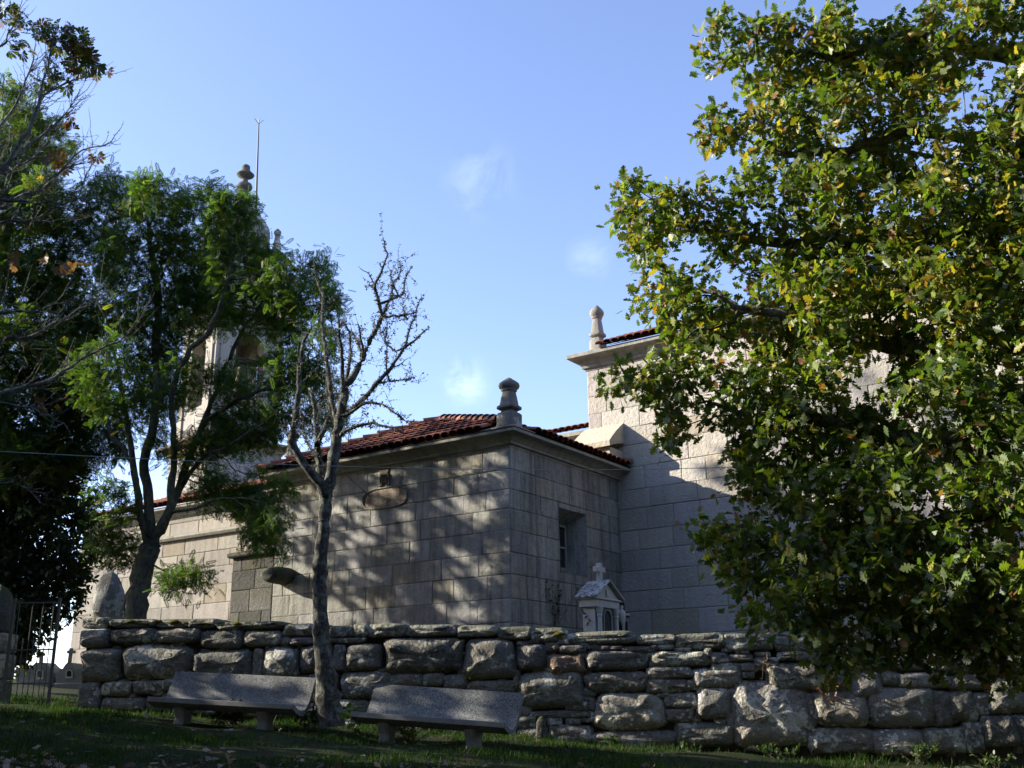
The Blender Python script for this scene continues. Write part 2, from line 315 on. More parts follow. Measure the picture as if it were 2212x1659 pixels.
# ------------------------------------------------------------------ dry stone wall
wall = thing('stone_wall', wp(5.5, ground(*wp(5.5, 0)[:2])), 'long dry stone retaining wall of lichened granite boulders and mossy coping', 'stone wall')
mb = MB(); ss = np.linspace(0.06, WEND, 26)
fr = [wp(s, walltop(s) - .16, -.13) for s in ss]; bk = [wp(s, walltop(s) - .16, -.6) for s in ss]
fb = [wp(s, .3, -.10) for s in ss]; bb = [wp(s, .3, -.6) for s in ss]
mb.loft([fb, fr, bk, bb], False, closed=False); n = len(ss); mb.f += [(0, n, 2 * n, 3 * n)]
mb.build('wall_core', M['core'], wall)
def stone_mesh(mb, s0, z0, s1, z1, col, back=.25, bulge=.05, rnd=None, rough=1.0):
    rg = R_; cs, cz, hw, hh = (s0 + s1) / 2, (z0 + z1) / 2, abs(s1 - s0) / 2, abs(z1 - z0) / 2
    hw, hh = hw + .012, hh + .010; e = rnd or rg.uniform(.26, .44); n = int(np.clip((hw + hh) * 2 / .035, 20, 56))
    seed = rg.uniform(0, 100, 3); rings = []
    sk = rg.uniform(-.08, .08, 4)
    prof = [(1.0, -back), (1.0, -.09), (.995, -.045), (.975, -.018), (.93, 0), (.84, .5), (.68, .8), (.48, .95), (.25, 1.0)]
    m = min(hw, hh)
    for (k, d) in prof:
        r = []
        for i in range(n):
            a = 2 * math.pi * i / n; ca, sa = math.cos(a), math.sin(a)
            ex = math.copysign(abs(ca) ** e, ca); ez = math.copysign(abs(sa) ** e, sa)
            x = ex * (1 + sk[0] * ez); z = ez * (1 + sk[1] * ex)
            w = 1 + .09 * mnoise.noise(Vector((ca * 1.3 + seed[0], sa * 1.3, seed[1]))) + .05 * mnoise.noise(Vector((ca * 4 + seed[0], sa * 4, seed[2])))
            px, pz = x * (hw - m * (1 - k)) * w, z * (hh - m * (1 - k)) * w
            if d < 0.01: dd = d
            else: dd = d * bulge
            if k < .999:
                q = Vector((cs + px, cz + pz, seed[0] * .01))
                dd += rough * (.036 * mnoise.noise(q * 3.1 + Vector(seed)) - .045 * abs(mnoise.noise(q * 2.3 - Vector(seed))) + .03 * abs(mnoise.noise(q * 5.1 + Vector(seed) * 2)) + .024 * mnoise.noise(q * 8 + Vector(seed)) + .014 * mnoise.noise(q * 19)) * (1 if k < .97 else .4)
            r.append(wp(cs + px, cz + pz, dd))
        rings.append(r)
    c = np.mean(rings[-1], axis=0) + WN3 * .002
    b = len(mb.v); mb.loft(rings, False, col)
    k = len(rings) - 1; mb.add([c], [], col); ci = len(mb.v) - 1
    mb.f += [(b + k * n + i, b + k * n + (i + 1) % n, ci) for i in range(n)]
Z_A = (240, 2060, .4521); Z_B = (800, 2000, .4973); Z_C = (1700, 2000, .4521); Z_D = (2400, 2100, .4774)
CAP = [(Z_A, [(70, 55, 300, 130), (300, 62, 640, 130), (640, 66, 905, 130), (880, 62, 1090, 132), (1090, 80, 1580, 146), (1580, 100, 1815, 195)]),
       (Z_B, [(520, 220, 640, 300), (630, 222, 800, 305), (790, 212, 890, 300), (885, 210, 1145, 302), (1150, 215, 1490, 298), (1495, 220, 1765, 300), (1768, 230, 2000, 320), (1990, 240, 2225, 338)]),
       (Z_C, [(470, 288, 975, 390), (995, 312, 1280, 390), (1285, 300, 1650, 425), (1640, 302, 2005, 437)]),
       (Z_D, [(440, 110, 800, 205), (800, 112, 1250, 200), (1250, 105, 1700, 195), (1700, 105, 2230, 195), (2230, 110, 2700, 200), (2700, 115, 3200, 205)])]
ST = [(Z_A, [(65, 135, 290, 277), (295, 135, 630, 248), (630, 132, 965, 240), (965, 140, 1290, 285), (1295, 150, 1575, 270), (1565, 200, 1632, 265), (1635, 202, 1830, 258),
             (60, 287, 372, 526), (377, 252, 910, 516), (905, 292, 1352, 520), (1350, 287, 1440, 520), (1430, 272, 1696, 520), (1700, 264, 1850, 462), (40, 540, 217, 750), (222, 532, 462, 642), (465, 522, 682, 622), (682, 512, 805, 600),
             (680, 608, 1000, 700), (805, 525, 1110, 640), (1100, 525, 1450, 650), (1450, 525, 1755, 690), (1760, 475, 1880, 690), (225, 650, 557, 760), (560, 650, 760, 760), (760, 665, 1150, 780), (1150, 655, 1500, 790), (1500, 690, 1880, 800)]),
      (Z_B, [(530, 305, 645, 350), (640, 308, 870, 346), (520, 352, 650, 530), (652, 352, 735, 532), (737, 347, 983, 526), (985, 306, 1540, 552), (1545, 308, 1895, 592), (560, 540, 690, 720), (695, 536, 1050, 722), (1030, 542, 1257, 640), (1262, 546, 1400, 635), (1400, 556, 1570, 660), (1570, 596, 1890, 690),
             (560, 725, 900, 850), (900, 725, 1300, 860), (1050, 645, 1400, 725), (1300, 730, 1700, 880), (1400, 665, 1640, 735), (1640, 695, 1900, 780), (1700, 785, 1900, 900), (600, 850, 1000, 960), (1000, 865, 1400, 990), (1400, 885, 1780, 1010)]),
      (Z_C, [(100, 362, 182, 396), (190, 358, 267, 384), (405, 348, 482, 392), (575, 380, 630, 412), (630, 392, 722, 436), (727, 395, 787, 433), (790, 398, 885, 426), (885, 402, 1095, 456), (1100, 388, 1277, 428), (1280, 414, 1400, 434),
             (315, 372, 410, 443), (412, 392, 622, 456), (552, 450, 606, 492), (97, 380, 326, 580), (332, 457, 606, 612), (610, 430, 1098, 582), (1100, 432, 1545, 552), (1497, 415, 1552, 490), (1545, 445, 1672, 530), (1677, 458, 1857, 517), (1735, 425, 1832, 460), (1625, 415, 1707, 446), (1875, 445, 1988, 480), (1872, 485, 2052, 560),
             (1090, 512, 1142, 556), (1145, 528, 1232, 554), (107, 582, 606, 868), (610, 585, 1075, 752), (1057, 548, 1412, 642), (1070, 644, 1382, 753), (1372, 652, 1477, 727), (1420, 560, 1770, 713), (1557, 527, 1612, 593), (1615, 520, 1770, 613), (1772, 524, 1872, 593), (1785, 595, 1868, 637),
             (85, 582, 118, 627), (75, 627, 113, 702), (600, 712, 690, 782), (565, 772, 640, 812), (637, 782, 682, 882), (515, 810, 630, 887), (465, 838, 516, 882), (190, 882, 636, 938), (250, 937, 332, 974), (325, 937, 432, 997), (465, 937, 577, 987), (567, 940, 670, 967), (640, 887, 679, 962),
             (682, 745, 1205, 1022), (1208, 747, 1437, 862), (1212, 864, 1417, 967), (1440, 705, 1702, 945), (1145, 752, 1227, 780), (1412, 847, 1437, 872), (1662, 890, 1727, 1022), (1580, 947, 1662, 992), (60, 845, 205, 925), (40, 920, 250, 1020), (330, 985, 665, 1135), (100, 1000, 330, 1150), (648, 1032, 1288, 1165), (1292, 970, 1725, 1150), (1187, 947, 1217, 982)]),
      (Z_D, [(150, 420, 690, 880), (400, 282, 850, 495), (475, 207, 680, 268), (682, 207, 900, 277), (855, 290, 1000, 470), (1000, 345, 1205, 540), (900, 200, 1250, 340), (1252, 200, 1600, 342), (1600, 195, 1950, 360), (1952, 205, 2240, 362), (1205, 350, 1330, 450), (1330, 350, 1690, 470),
             (692, 500, 728, 740), (732, 475, 1090, 736), (1118, 448, 1580, 745), (690, 742, 1140, 930), (1142, 757, 1500, 940), (1502, 745, 1800, 930), (1585, 480, 1690, 740), (1692, 482, 1862, 700), (1868, 500, 1960, 660), (1800, 702, 1925, 920), (1925, 650, 2155, 880), (1962, 368, 2250, 640), (1695, 365, 1960, 480), (2160, 645, 2420, 900), (2250, 370, 2600, 640), (2240, 205, 2600, 362), (2430, 650, 2800, 900), (2610, 210, 3100, 640), (2810, 650, 3200, 900)])]
mbs = MB()
for (x0, y0, k), L in ST:
    for r in L:
        sa, za = wall_sz((x0 + r[0] * k) * .64, (y0 + r[3] * k) * .64); sb, zb = wall_sz((x0 + r[2] * k) * .64, (y0 + r[1] * k) * .64)
        big = min(sb - sa, zb - za); tn = R_.uniform(.62, 1.12)
        col = np.array([1, 1, 1]) * tn * np.array([1, R_.uniform(.95, 1.0), R_.uniform(.88, 1.0)])
        if r == (332, 457, 606, 612): col = np.array([1.05, .78, .62])
        if r == (682, 745, 1205, 1022): col = np.array([1.3, 1.25, 1.15])
        stone_mesh(mbs, sa, za, sb, zb, col, bulge=min(.11, .03 + big * .16), rough=.5 + min(1.0, big * 1.6))
for k in range(420):   # small pinning stones in the gaps
    s = R_.uniform(.1, WEND); z = R_.uniform(1.0, walltop(s) - .2); w = R_.uniform(.035, .11); h = R_.uniform(.025, .06)
    g = float(ground(*wp(s, 0)[:2]))
    if z > g: 
        q = MB(); stone_mesh(q, s - w, z - h, s + w, z + h, (.8, .76, .68)); 
        sh = WN3 * -.055; mbs.add([np.array(p) + sh for p in q.v], q.f, (.8, .76, .68))
mbs.build('rubble_stonework', M['field'], wall, smooth=True)
for (x0, y0, k), L in CAP:
    for r in L:
        sa, za = wall_sz((x0 + r[0] * k) * .64, (y0 + r[3] * k) * .64); sb, zb = wall_sz((x0 + r[2] * k) * .64, (y0 + r[1] * k) * .64)
        mb = MB(); tn = R_.uniform(.7, 1.15); stone_mesh(mb, sa, za, sb, zb, (tn, tn, tn * .95), back=.55, bulge=.05, rnd=.4, rough=1.2)
        mb.build('coping_stone', M['coping'], wall, smooth=True)

# ------------------------------------------------------------------ church
AL = rad(55.6)
DL = np.array([-math.sin(AL), math.cos(AL), 0]); DR = np.array([math.cos(AL), math.sin(AL), 0]); UP = np.array([0, 0, 1.0])
NL, NR = -DR, -DL
K = at(1105, 1350, 20.0); K[2] = 0
SL, SR = 6.5, 4.4          # sacristy sides
church = thing('church', (K[0] - 1, K[1] + 6, 2.7), 'old granite parish church with clay tile roofs behind the stone wall', 'church')
def ashlar(mb, bk, P, u, n, L, zs, hole=None, lens=(.5, 1.35), tone=(.78, 1.1), proud=.012, seed=1):
    rg = np.random.default_rng(seed)
    def blk(a, b, z0, z1):
        if b - a < .04 or z1 - z0 < .04: return
        off = rg.uniform(-.005, .006); j = lambda: rg.uniform(-.006, .006); g = .011; tn = rg.uniform(*tone); col = (tn, tn * rg.uniform(.97, 1), tn * rg.uniform(.92, 1.02))
        if rg.uniform() < .10: col = (tn, tn * .93, tn * .81)
        ov = [P + u * s + UP * z + n * (-.015) for s, z in ((a, z0), (b, z0), (b, z1), (a, z1))]
        mv = [P + u * (s + j()) + UP * (z + j()) + n * (off + proud - .006) for s, z in ((a + g * .55, z0 + g * .55), (b - g * .55, z0 + g * .55), (b - g * .55, z1 - g * .55), (a + g * .55, z1 - g * .55))]
        iv = [P + u * s + UP * z + n * (off + proud) for s, z in ((a + g * 2, z0 + g * 2), (b - g * 2, z0 + g * 2), (b - g * 2, z1 - g * 2), (a + g * 2, z1 - g * 2))]
        fl = np.dot(np.cross(u, UP), n) > 0
        fs = [(8, 9, 10, 11)] + [(i, (i + 1) % 4, 4 + (i + 1) % 4, 4 + i) for i in range(4)] + [(4 + i, 4 + (i + 1) % 4, 8 + (i + 1) % 4, 8 + i) for i in range(4)]
        if not fl: fs = [f[::-1] for f in fs]
        mb.add(ov + mv + iv, fs, col)
    for z0, z1 in zip(zs[:-1], zs[1:]):
        s = 0.0; first = rg.uniform(.3, 1.0)
        while s < L - 1e-6:
            w = first if s == 0 else rg.uniform(*lens); e = s + w
            if L - e < lens[0] * .6: e = L
            if hole and z1 > hole[2] + .01 and z0 < hole[3] - .01 and e > hole[0] and s < hole[1]:
                ha, hb, hz0, hz1 = hole
                blk(s, min(e, ha), z0, z1)
                if e > hb: blk(max(s, hb), e, z0, z1)
                a, b = max(s, ha), min(e, hb)
                if z0 < hz0: blk(a, b, z0, hz0)
                if z1 > hz1: blk(a, b, hz1, z1)
            else: blk(s, e, z0, z1)
            s = e
    fl = np.dot(np.cross(u, UP), n) > 0
    def bq(a, b, z0, z1):
        f = (0, 1, 2, 3) if fl else (3, 2, 1, 0)
        bk.add([P + u * a + UP * z0 - n * .012, P + u * b + UP * z0 - n * .012, P + u * b + UP * z1 - n * .012, P + u * a + UP * z1 - n * .012], [f])
    if hole:
        bq(0, hole[0], zs[0], zs[-1]); bq(hole[1], L, zs[0], zs[-1]); bq(hole[0], hole[1], zs[0], hole[2]); bq(hole[0], hole[1], hole[3], zs[-1])
    else: bq(0, L, zs[0], zs[-1])
def sweep(mb, prof, path, side, closed=False, col=(1, 1, 1)):
    """mitred moulding: prof = (out, z) points, path = xy points, side = +1 if out is to the right of travel"""
    path = [np.array(p[:2], float) for p in path]; n = len(path); rings = []
    for i in range(n):
        d0 = nrm(path[i] - path[i - 1]) if (i > 0 or closed) else None; d1 = nrm(path[(i + 1) % n] - path[i]) if (i < n - 1 or closed) else None
        if d0 is None: d0 = d1
        if d1 is None: d1 = d0
        n0 = np.array([d0[1], -d0[0]]) * side; n1 = np.array([d1[1], -d1[0]]) * side
        m = n0 + n1; m = m / max(np.dot(m, n0), .2)
        rings.append([np.array([path[i][0] + m[0] * o, path[i][1] + m[1] * o, z]) for o, z in prof])
    if closed: rings.append(rings[0])
    if side < 0: rings = [r[::-1] for r in rings]
    k = len(prof); mb.loft(rings, False, col, closed=True)
    b = len(mb.v) - len(rings) * k
    if not closed: mb.f += [tuple(b + i for i in range(k))[::-1], tuple(b + (len(rings) - 1) * k + i for i in range(k))]
    return mb
def cornice_prof(z0, z1, out):
    h = z1 - z0
    return [(-.1, z0), (.03, z0), (.035, z0 + h * .12), (.09, z0 + h * .16), (.10, z0 + h * .30), (.13, z0 + h * .36), (.17, z0 + h * .52), (.24, z0 + h * .64), (out - .02, z0 + h * .70), (out, z0 + h * .74), (out, z1 - .02), (out - .03, z1), (-.1, z1)]
zK = [2.2, 2.62, 3.0, 3.23, 3.68, 4.13, 4.55, 4.98, 5.40, 5.78, 6.18, 6.64]
ZE = 6.93    # cornice top
back = MB()
sac = MB()
ashlar(sac, back, K, DL, NL, SL, zK, seed=3)
sac.build('sacristy_wall', M['ashlar'], church)
WIN = (1.78, 2.86, 4.33, 5.66)
sac2 = MB(); ashlar(sac2, back, K, DR, NR, SR, zK, hole=WIN, seed=9, lens=(.4, .95))
sac2.build('sacristy_side_wall', M['ashlar_dirty'], church)
mb = MB(); Lp = K + DL * SL; Jp = K + DR * SR
sweep(mb, cornice_prof(6.62, ZE, .34), [Lp + DR * 1.2, Lp, K, Jp + DR * .05], 1)
mb.build('sacristy_cornice', M['cornice'], church, smooth=True, auto=35)
# splayed window
win = MB()
sa, sb, z0, z1 = WIN; dep = .42
def wpt(s, z, d): return K + DR * s + UP * z - NR * d
o4 = [wpt(sa, z0, -.012), wpt(sb, z0, -.012), wpt(sb, z1, -.012), wpt(sa, z1, -.012)]; i4 = [wpt(sa + .2, z0 + .12, dep), wpt(sb - .2, z0 + .12, dep), wpt(sb - .2, z1 - .22, dep), wpt(sa + .2, z1 - .22, dep)]
win.add(o4 + i4, [(i, (i + 1) % 4, 4 + (i + 1) % 4, 4 + i) for i in range(4)])
wo = win.build('window', M['ashlar_dirty'], church); wo['label'] = 'small splayed window in shaded side wall'
fr = MB(); W0, W1, V0, V1 = sa + .2, sb - .2, z0 + .12, z1 - .22; d = dep - .05
for (a, b, c, e) in ((W0, W0 + .06, V0, V1), (W1 - .06, W1, V0, V1), (W0 + .06, W1 - .06, V0, V0 + .07), (W0 + .06, W1 - .06, V1 - .06, V1), (W0 + .06, W1 - .06, (V0 + V1) / 2 - .02, (V0 + V1) / 2 + .02), ((W0 + W1) / 2 - .025, (W0 + W1) / 2 + .025, V0 + .07, V1 - .06)):
    fr.box(wpt(a, c, d), DR * (b - a), -NR * .04, UP * (e - c))
fr.build('window_frame', M['paint'], wo)
g = MB(); g.add([wpt(W0, V0, dep - .02), wpt(W1, V0, dep - .02), wpt(W1, V1, dep - .02), wpt(W0, V1, dep - .02)], [(0, 1, 2, 3)]); g.build('window_pane', M['glass'], wo)

def tile_slope(mb, P, u, up, L, depth, left, right, pitch=.205, course=.36, seed=0, maxrows=40, skip=0.0):
    """barrel tiles: P eave start, u along eave, up = unit vector up the slope; clipped by left(v), right(v)"""
    rg = np.random.default_rng(seed); n = nrm(np.cross(u, up)); n = n if n[2] > 0 else -n
    rows = int(math.ceil(depth / course)); seg = 8
    for r in range(min(rows, maxrows)):
        v0, v1 = r * course, min((r + 1) * course + .05, depth + .03)
        lo, hi = left(v0 + course * .4), right(v0 + course * .4)
        for k in range(int(L / pitch) + 2):
            s0 = k * pitch - pitch * .25
            if s0 + pitch * .5 < lo or s0 + pitch * .5 > hi: continue
            if s0 < skip and v0 < skip - .1: continue
            tn = rg.uniform(.75, 1.2); col = (tn, tn * rg.uniform(.9, 1.05), tn * rg.uniform(.85, 1.05)); dz = rg.uniform(-.004, .006); dv = rg.uniform(-.012, .012)
            for (v, lift, hh) in (): pass
            rings = []
            for (v, lift, sc) in ((v0 - dv, .038, 1.0), (v0 - dv + .001, .052, 1.0), (v1, .012, .86)):
                rings.append([P + u * (s0 + pitch * .5 + pitch * .56 * sc * math.cos(math.pi * (1 - q / seg))) + up * v + n * (lift + dz + .072 * math.sin(math.pi * q / seg) ** .8 * sc) for q in range(seg + 1)])
            mb.loft(rings, False, col, closed=False)
            # pan tile between covers, concave
            rings = []
            for (v, lift) in ((v0 - dv + .03, .012), (v1, -.004)):
                rings.append([P + u * (s0 + pitch + pitch * .5 * math.cos(math.pi * (1 - q / 4))) + up * v + n * (lift + .03 - .045 * math.sin(math.pi * q / 4)) for q in range(5)])
            mb.loft(rings, False, tuple(c_ * .7 for c_ in col), closed=False)
def hip_caps(mb, A, B, r=.11, step=.34, seed=0):
    rg = np.random.default_rng(seed); A, B = np.asarray(A), np.asarray(B); L = np.linalg.norm(B - A); t = (B - A) / L
    b = nrm(np.cross(t, UP)); nn = nrm(np.cross(b, t)); k = int(L / step)
    for i in range(k):
        a0, a1 = A + t * (i * L / k), A + t * ((i + 1) * L / k + .05); tn = rg.uniform(.75, 1.15)
        rings = []
        for p, rr, li in ((a0, r * 1.1, .035), (a0 + t * .002, r * 1.1, .05), (a1, r * .9, .01)):
            rings.append([p + b * rr * math.cos(math.pi * q / 8) + nn * (li + rr * math.sin(math.pi * q / 8)) for q in range(9)])
        mb.loft(rings, False, (tn, tn, tn), closed=False)
OV = .36
E0 = K + NL * OV + NR * OV + UP * ZE; E0[2] = ZE + .02
APX = K + DL * 3.4 + DR * 2.06; APX[2] = at(950, 912, APX[1])[2]
wL, wR = SL + 2 * OV, SR + OV
EL = E0 + DL * wL; EJ = E0 + DR * wR
ha = float(np.dot(APX - E0, DL)); hb = float(np.dot(APX - E0, DR)); hz = APX[2] - E0[2]
roof = MB()
dL_ = math.hypot(hb, hz); upL = (DR * hb + UP * hz) / dL_
tile_slope(roof, E0, DL, upL, wL, dL_, lambda v: ha * v / dL_, lambda v: wL - (wL - ha) * v / dL_, seed=4, skip=.62)
dR_ = math.hypot(ha, hz); upR = (DL * ha + UP * hz) / dR_
tile_slope(roof, E0, DR, upR, wR + 1, dR_, lambda v: hb * v / dR_, lambda v: wR - max(0, (wR - hb)) * v / dR_, seed=5, skip=.62)
hip_caps(roof, E0 + (APX - E0) * .17 + UP * .03, APX + UP * .03, seed=6); hip_caps(roof, EL + UP * .03, APX + UP * .03, seed=7); hip_caps(roof, EJ + UP * .03, APX + UP * .03, seed=8)
roof.build('sacristy_roof', M['tile'], church, smooth=True, auto=40)
sub = MB(); lo = UP * .03; sub.add([E0 - lo, EL - lo, EJ - lo, APX - lo, EJ + DL * wL - lo], [(0, 3, 1), (0, 2, 3), (2, 4, 3), (4, 1, 3), (0, 1, 4, 2)]); sub.build('roof_boarding', M['soffit'], church)

def pinnacle(name, P, z0, sc, parent, mat, angle, fat=1.0, seed=0):
    """square obelisk finial: block, neck, moulding, tapered shaft, bulb"""
    prof = [(0, .225, .2), (.0, .235, .2), (.48, .235, .2), (.52, .215, .25), (.56, .16, .3), (.61, .155, .3), (.65, .20, .3), (.68, .235, .25), (.75, .235, .25), (.79, .20, .3), (.82, .178, .25), (1.06, .152, .25), (1.28, .128, .3), (1.30, .155, .4), (1.34, .16, .4), (1.36, .17, .7), (1.41, .215, .8), (1.50, .235, .8), (1.58, .215, .8), (1.66, .15, .8), (1.73, .08, .9), (1.77, .05, .9), (1.79, .01, 1)]
    mb = MB(); rings = []; ca, sa = math.cos(angle), math.sin(angle)
    for z, hw, rnd in prof:
        r = []; hw = hw * fat
        for i in range(24):
            a = 2 * math.pi * i / 24; e = .25 + .75 * rnd
            x = math.copysign(abs(math.cos(a)) ** e, math.cos(a)) * hw * sc; y = math.copysign(abs(math.sin(a)) ** e, math.sin(a)) * hw * sc
            w = 1 + .04 * mnoise.noise(Vector((x * 5 + seed, y * 5, z * 4))); x *= w; y *= w
            r.append(np.array([P[0] + x * ca - y * sa, P[1] + x * sa + y * ca, z0 + z * sc]))
        rings.append(r)
    mb.loft(rings); return mb.build(name, mat, parent, smooth=True, auto=50)
ang = math.atan2(DR[1], DR[0])
pK = K; pz0 = ZE + .02
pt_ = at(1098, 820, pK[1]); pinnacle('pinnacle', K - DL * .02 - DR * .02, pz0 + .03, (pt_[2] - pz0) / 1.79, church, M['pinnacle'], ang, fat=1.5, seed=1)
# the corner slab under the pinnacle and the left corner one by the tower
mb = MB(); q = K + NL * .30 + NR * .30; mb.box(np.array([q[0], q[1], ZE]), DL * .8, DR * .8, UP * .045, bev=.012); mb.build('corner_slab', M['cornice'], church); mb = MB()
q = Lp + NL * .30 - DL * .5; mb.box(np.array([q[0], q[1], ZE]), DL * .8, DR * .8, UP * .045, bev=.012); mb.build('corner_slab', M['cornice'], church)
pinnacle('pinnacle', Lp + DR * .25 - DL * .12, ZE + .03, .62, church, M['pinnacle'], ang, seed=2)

# sundial plaque with gnomon and carved monogram
Kp = np.array([K[0], K[1], 0.0])
def zp(x, y): return onplane((1180 + x * .13562) * .64, (1550 + y * .13562) * .64, Kp + NL * .014, NL)
pl, pr, ptp, pb = zp(335, 1010), zp(1445, 890), zp(860, 700), zp(850, 1235)
pc = (pl + pr) / 2; pc[2] = (ptp[2] + pb[2]) / 2; hw, hh = np.linalg.norm(pr - pl) / 2, (ptp[2] - pb[2]) / 2
def stad(k, off, e=.5):
    r = []
    for i in range(48):
        a = 2 * math.pi * i / 48; ca, sa = math.cos(a), math.sin(a)
        dx = (hw - hh * .75) * (1 if ca > 0 else -1) + (hh * .75) * ca if abs(ca) > 1e-6 else 0
        x = math.copysign(abs(ca) ** .55, ca) * hw; z = math.copysign(abs(sa) ** .75, sa) * hh
        g = (min(hw, hh) * (1 - k)); x *= (hw - g) / hw; z *= (hh - g) / hh
        r.append(pc + DL * x + UP * z + NL * off)
    return r
mb = MB(); mb.loft([stad(1.0, -.02), stad(1.0, .018), stad(.97, .030), stad(.91, .030), stad(.87, .018)], False, (.85, .78, .68)); mb.loft([stad(.87, .004), stad(.86, .006)], True, (1.0, .82, .66))
mb.f = [f[::-1] for f in mb.f]
pq = mb.build('sundial_plaque', M['ashlar'], church, smooth=True, auto=40); pq['label'] = 'oval carved sundial plaque below the eave'
mono = MB()
def stroke(a, b, w=.022):
    A, B = zp(*a), zp(*b); mono.box(A - UP * 0 - NL * .01 + nrm(np.cross(B - A, NL)) * w * .5, B - A, nrm(np.cross(NL, B - A)) * w, NL * .05, (.66, .55, .45))
for a, b in (((768, 655), (788, 425)), ((788, 425), (885, 600)), ((885, 600), (978, 400)), ((978, 400), (1003, 615)), ((800, 650), (875, 445)), ((875, 445), (955, 615)), ((730, 668), (808, 652)), ((920, 635), (1015, 618)), ((780, 402), (985, 372)), ((775, 385), (960, 355))): stroke(a, b)
cr = [zp(*p) for p in ((775, 375), (962, 345), (985, 240), (935, 262), (905, 215), (865, 255), (825, 225), (795, 270), (745, 262))]
mono.add([p + NL * .025 for p in cr] + [p - NL * .02 for p in cr], [tuple(range(9))] + [(i, (i + 1) % 9, 9 + (i + 1) % 9, 9 + i) for i in range(9)], (.66, .55, .45))
mono.build('carved_monogram', M['ashlar'], pq)
gn = MB(); ga = zp(490, 915); gb = at(742, 1020, ga[1] - .75); gn.tube([ga, gb], .010, 6); gn.build('gnomon', M['iron'], pq)
# water spout stone on the left corner
sp = MB(); a0 = onplane(640, 1246, Kp, NL); rings = []
for (s, o, r1, r2) in ((0, -.1, .02, .02), (0, 0, .33, .19), (0, .2, .33, .19), (0, .42, .30, .175), (0, .52, .24, .14), (0, .55, .14, .08)):
    rings.append([a0 + DL * .35 + DL * r1 * math.cos(2 * math.pi * i / 14) + UP * (r2 * math.sin(2 * math.pi * i / 14) + .04) + NL * o for i in range(14)])
sp.loft(rings); sp.f = [f[::-1] for f in sp.f]; sp.build('water_spout', M['mossblock_shade_toned'], church, smooth=True)

# nave: tall wall on the right, parallel to the sacristy front
J = K + DR * SR; J[2] = 0
NV0, NV1 = -.72, 14.0; NP = J + DL * .72
zn = [2.0, 2.7]; rg = np.random.default_rng(12)
while zn[-1] < 9.1: zn.append(zn[-1] + rg.uniform(.42, .54))
zn[-1] = 9.5
nav = MB(); ashlar(nav, back, NP, -DL, NL, NV1 - NV0, zn, seed=21, lens=(.55, 1.5), tone=(.85, 1.1), proud=.016)
nav.build('nave_wall', M['ashlar_rough'], church)
endw = MB(); ashlar(endw, back, NP, DR, DL, 5.5, zn, seed=22); endw.build('nave_end_wall', M['ashlar_rough'], church)
mb = MB(); NE = 9.86; sweep(mb, cornice_prof(9.46, NE, .36), [NP + DR * 5.5, NP, NP - DL * (NV1 - NV0)], 1); mb.build('nave_cornice', M['cornice'], church, smooth=True, auto=35)
pN = NP + DR * .15 - DL * .25; tpz = at(1268, 660, pN[1])[2]; pinnacle('pinnacle', pN, NE, (tpz - NE) / 1.79, church, M['cornice'], ang, fat=1.0, seed=5)
nr = MB(); q = NP - DL * .55 + NL * .40; q[2] = NE + .03; un = nrm(DR * 1 + UP * .42)
tile_slope(nr, q, -DL, un, NV1 - NV0, 3.0, lambda v: 0, lambda v: NV1, seed=31, maxrows=6); nr.build('nave_roof', M['tile'], church, smooth=True, auto=40)
rb = MB(); qq = q - UP * .04; rb.add([qq, qq - DL * 14, qq - DL * 14 + DR * 3 + UP * 1.26, qq + DR * 3 + UP * 1.26], [(0, 1, 2, 3)]); rb.build('roof_boarding', M['soffit'], church)
# sloped buttress on the inner corner
bt = MB(); zb_top, zb_fr = 7.95, 7.37; B0 = J + DL * .80
P0 = B0 + NL * .62
bt.box(np.array([P0[0], P0[1], 6.80]), -DL * .98, DR * .62, UP * (zb_fr - 6.80 - .03), (1, .97, .9), bev=.02)
w0 = P0 + DL * .03 + NL * .12; w1 = P0 - DL * 1.02 + NL * .10
r0 = [np.array([*(w0)[:2], zb_fr - .03]), np.array([*(w1)[:2], zb_fr - .03]), np.array([*(w1)[:2], zb_fr + .10]), np.array([*(w0)[:2], zb_fr + .08])]
r1 = [p + DR * .73 + UP * (.56 if i > 1 else .18) for i, p in enumerate(r0)]
rings = [[r0[i] * (1 - k) + r1[i] * k + UP * (.03 * math.sin(k * 3.1)) for i in range(4)] for k in np.linspace(0, 1, 5)]
bt.loft(rings, True, (1.05, 1.0, .88)); bt.build('buttress', M['ashlar_rough'], church)
# lower chancel roof seen between sacristy and nave
ch = MB(); C0 = NP + DR * 2.6; zc = at(1265, 925, C0[1])[2] + .22
cL = C0 + DL * 7.5
sweep(ch, cornice_prof(zc - .55, zc - .12, .36), [cL + DR * 3, cL, C0], 1); ch.build('chancel_cornice', M['cornice'], church, smooth=True, auto=35)
cw = MB(); ashlar(cw, back, C0, DL, NL, 7.5, [5.6, 6.1, 6.6, 7.1, zc - .5], seed=41); cw.build('chancel_wall', M['ashlar'], church)
cr_ = MB(); q = C0 + NL * .42; q[2] = zc - .08; tile_slope(cr_, q, DL, nrm(DR + UP * .3), 7.5, 2.4, lambda v: 0, lambda v: 7.2, seed=42, maxrows=6); cr_.build('chancel_roof', M['tile'], church, smooth=True, auto=40)
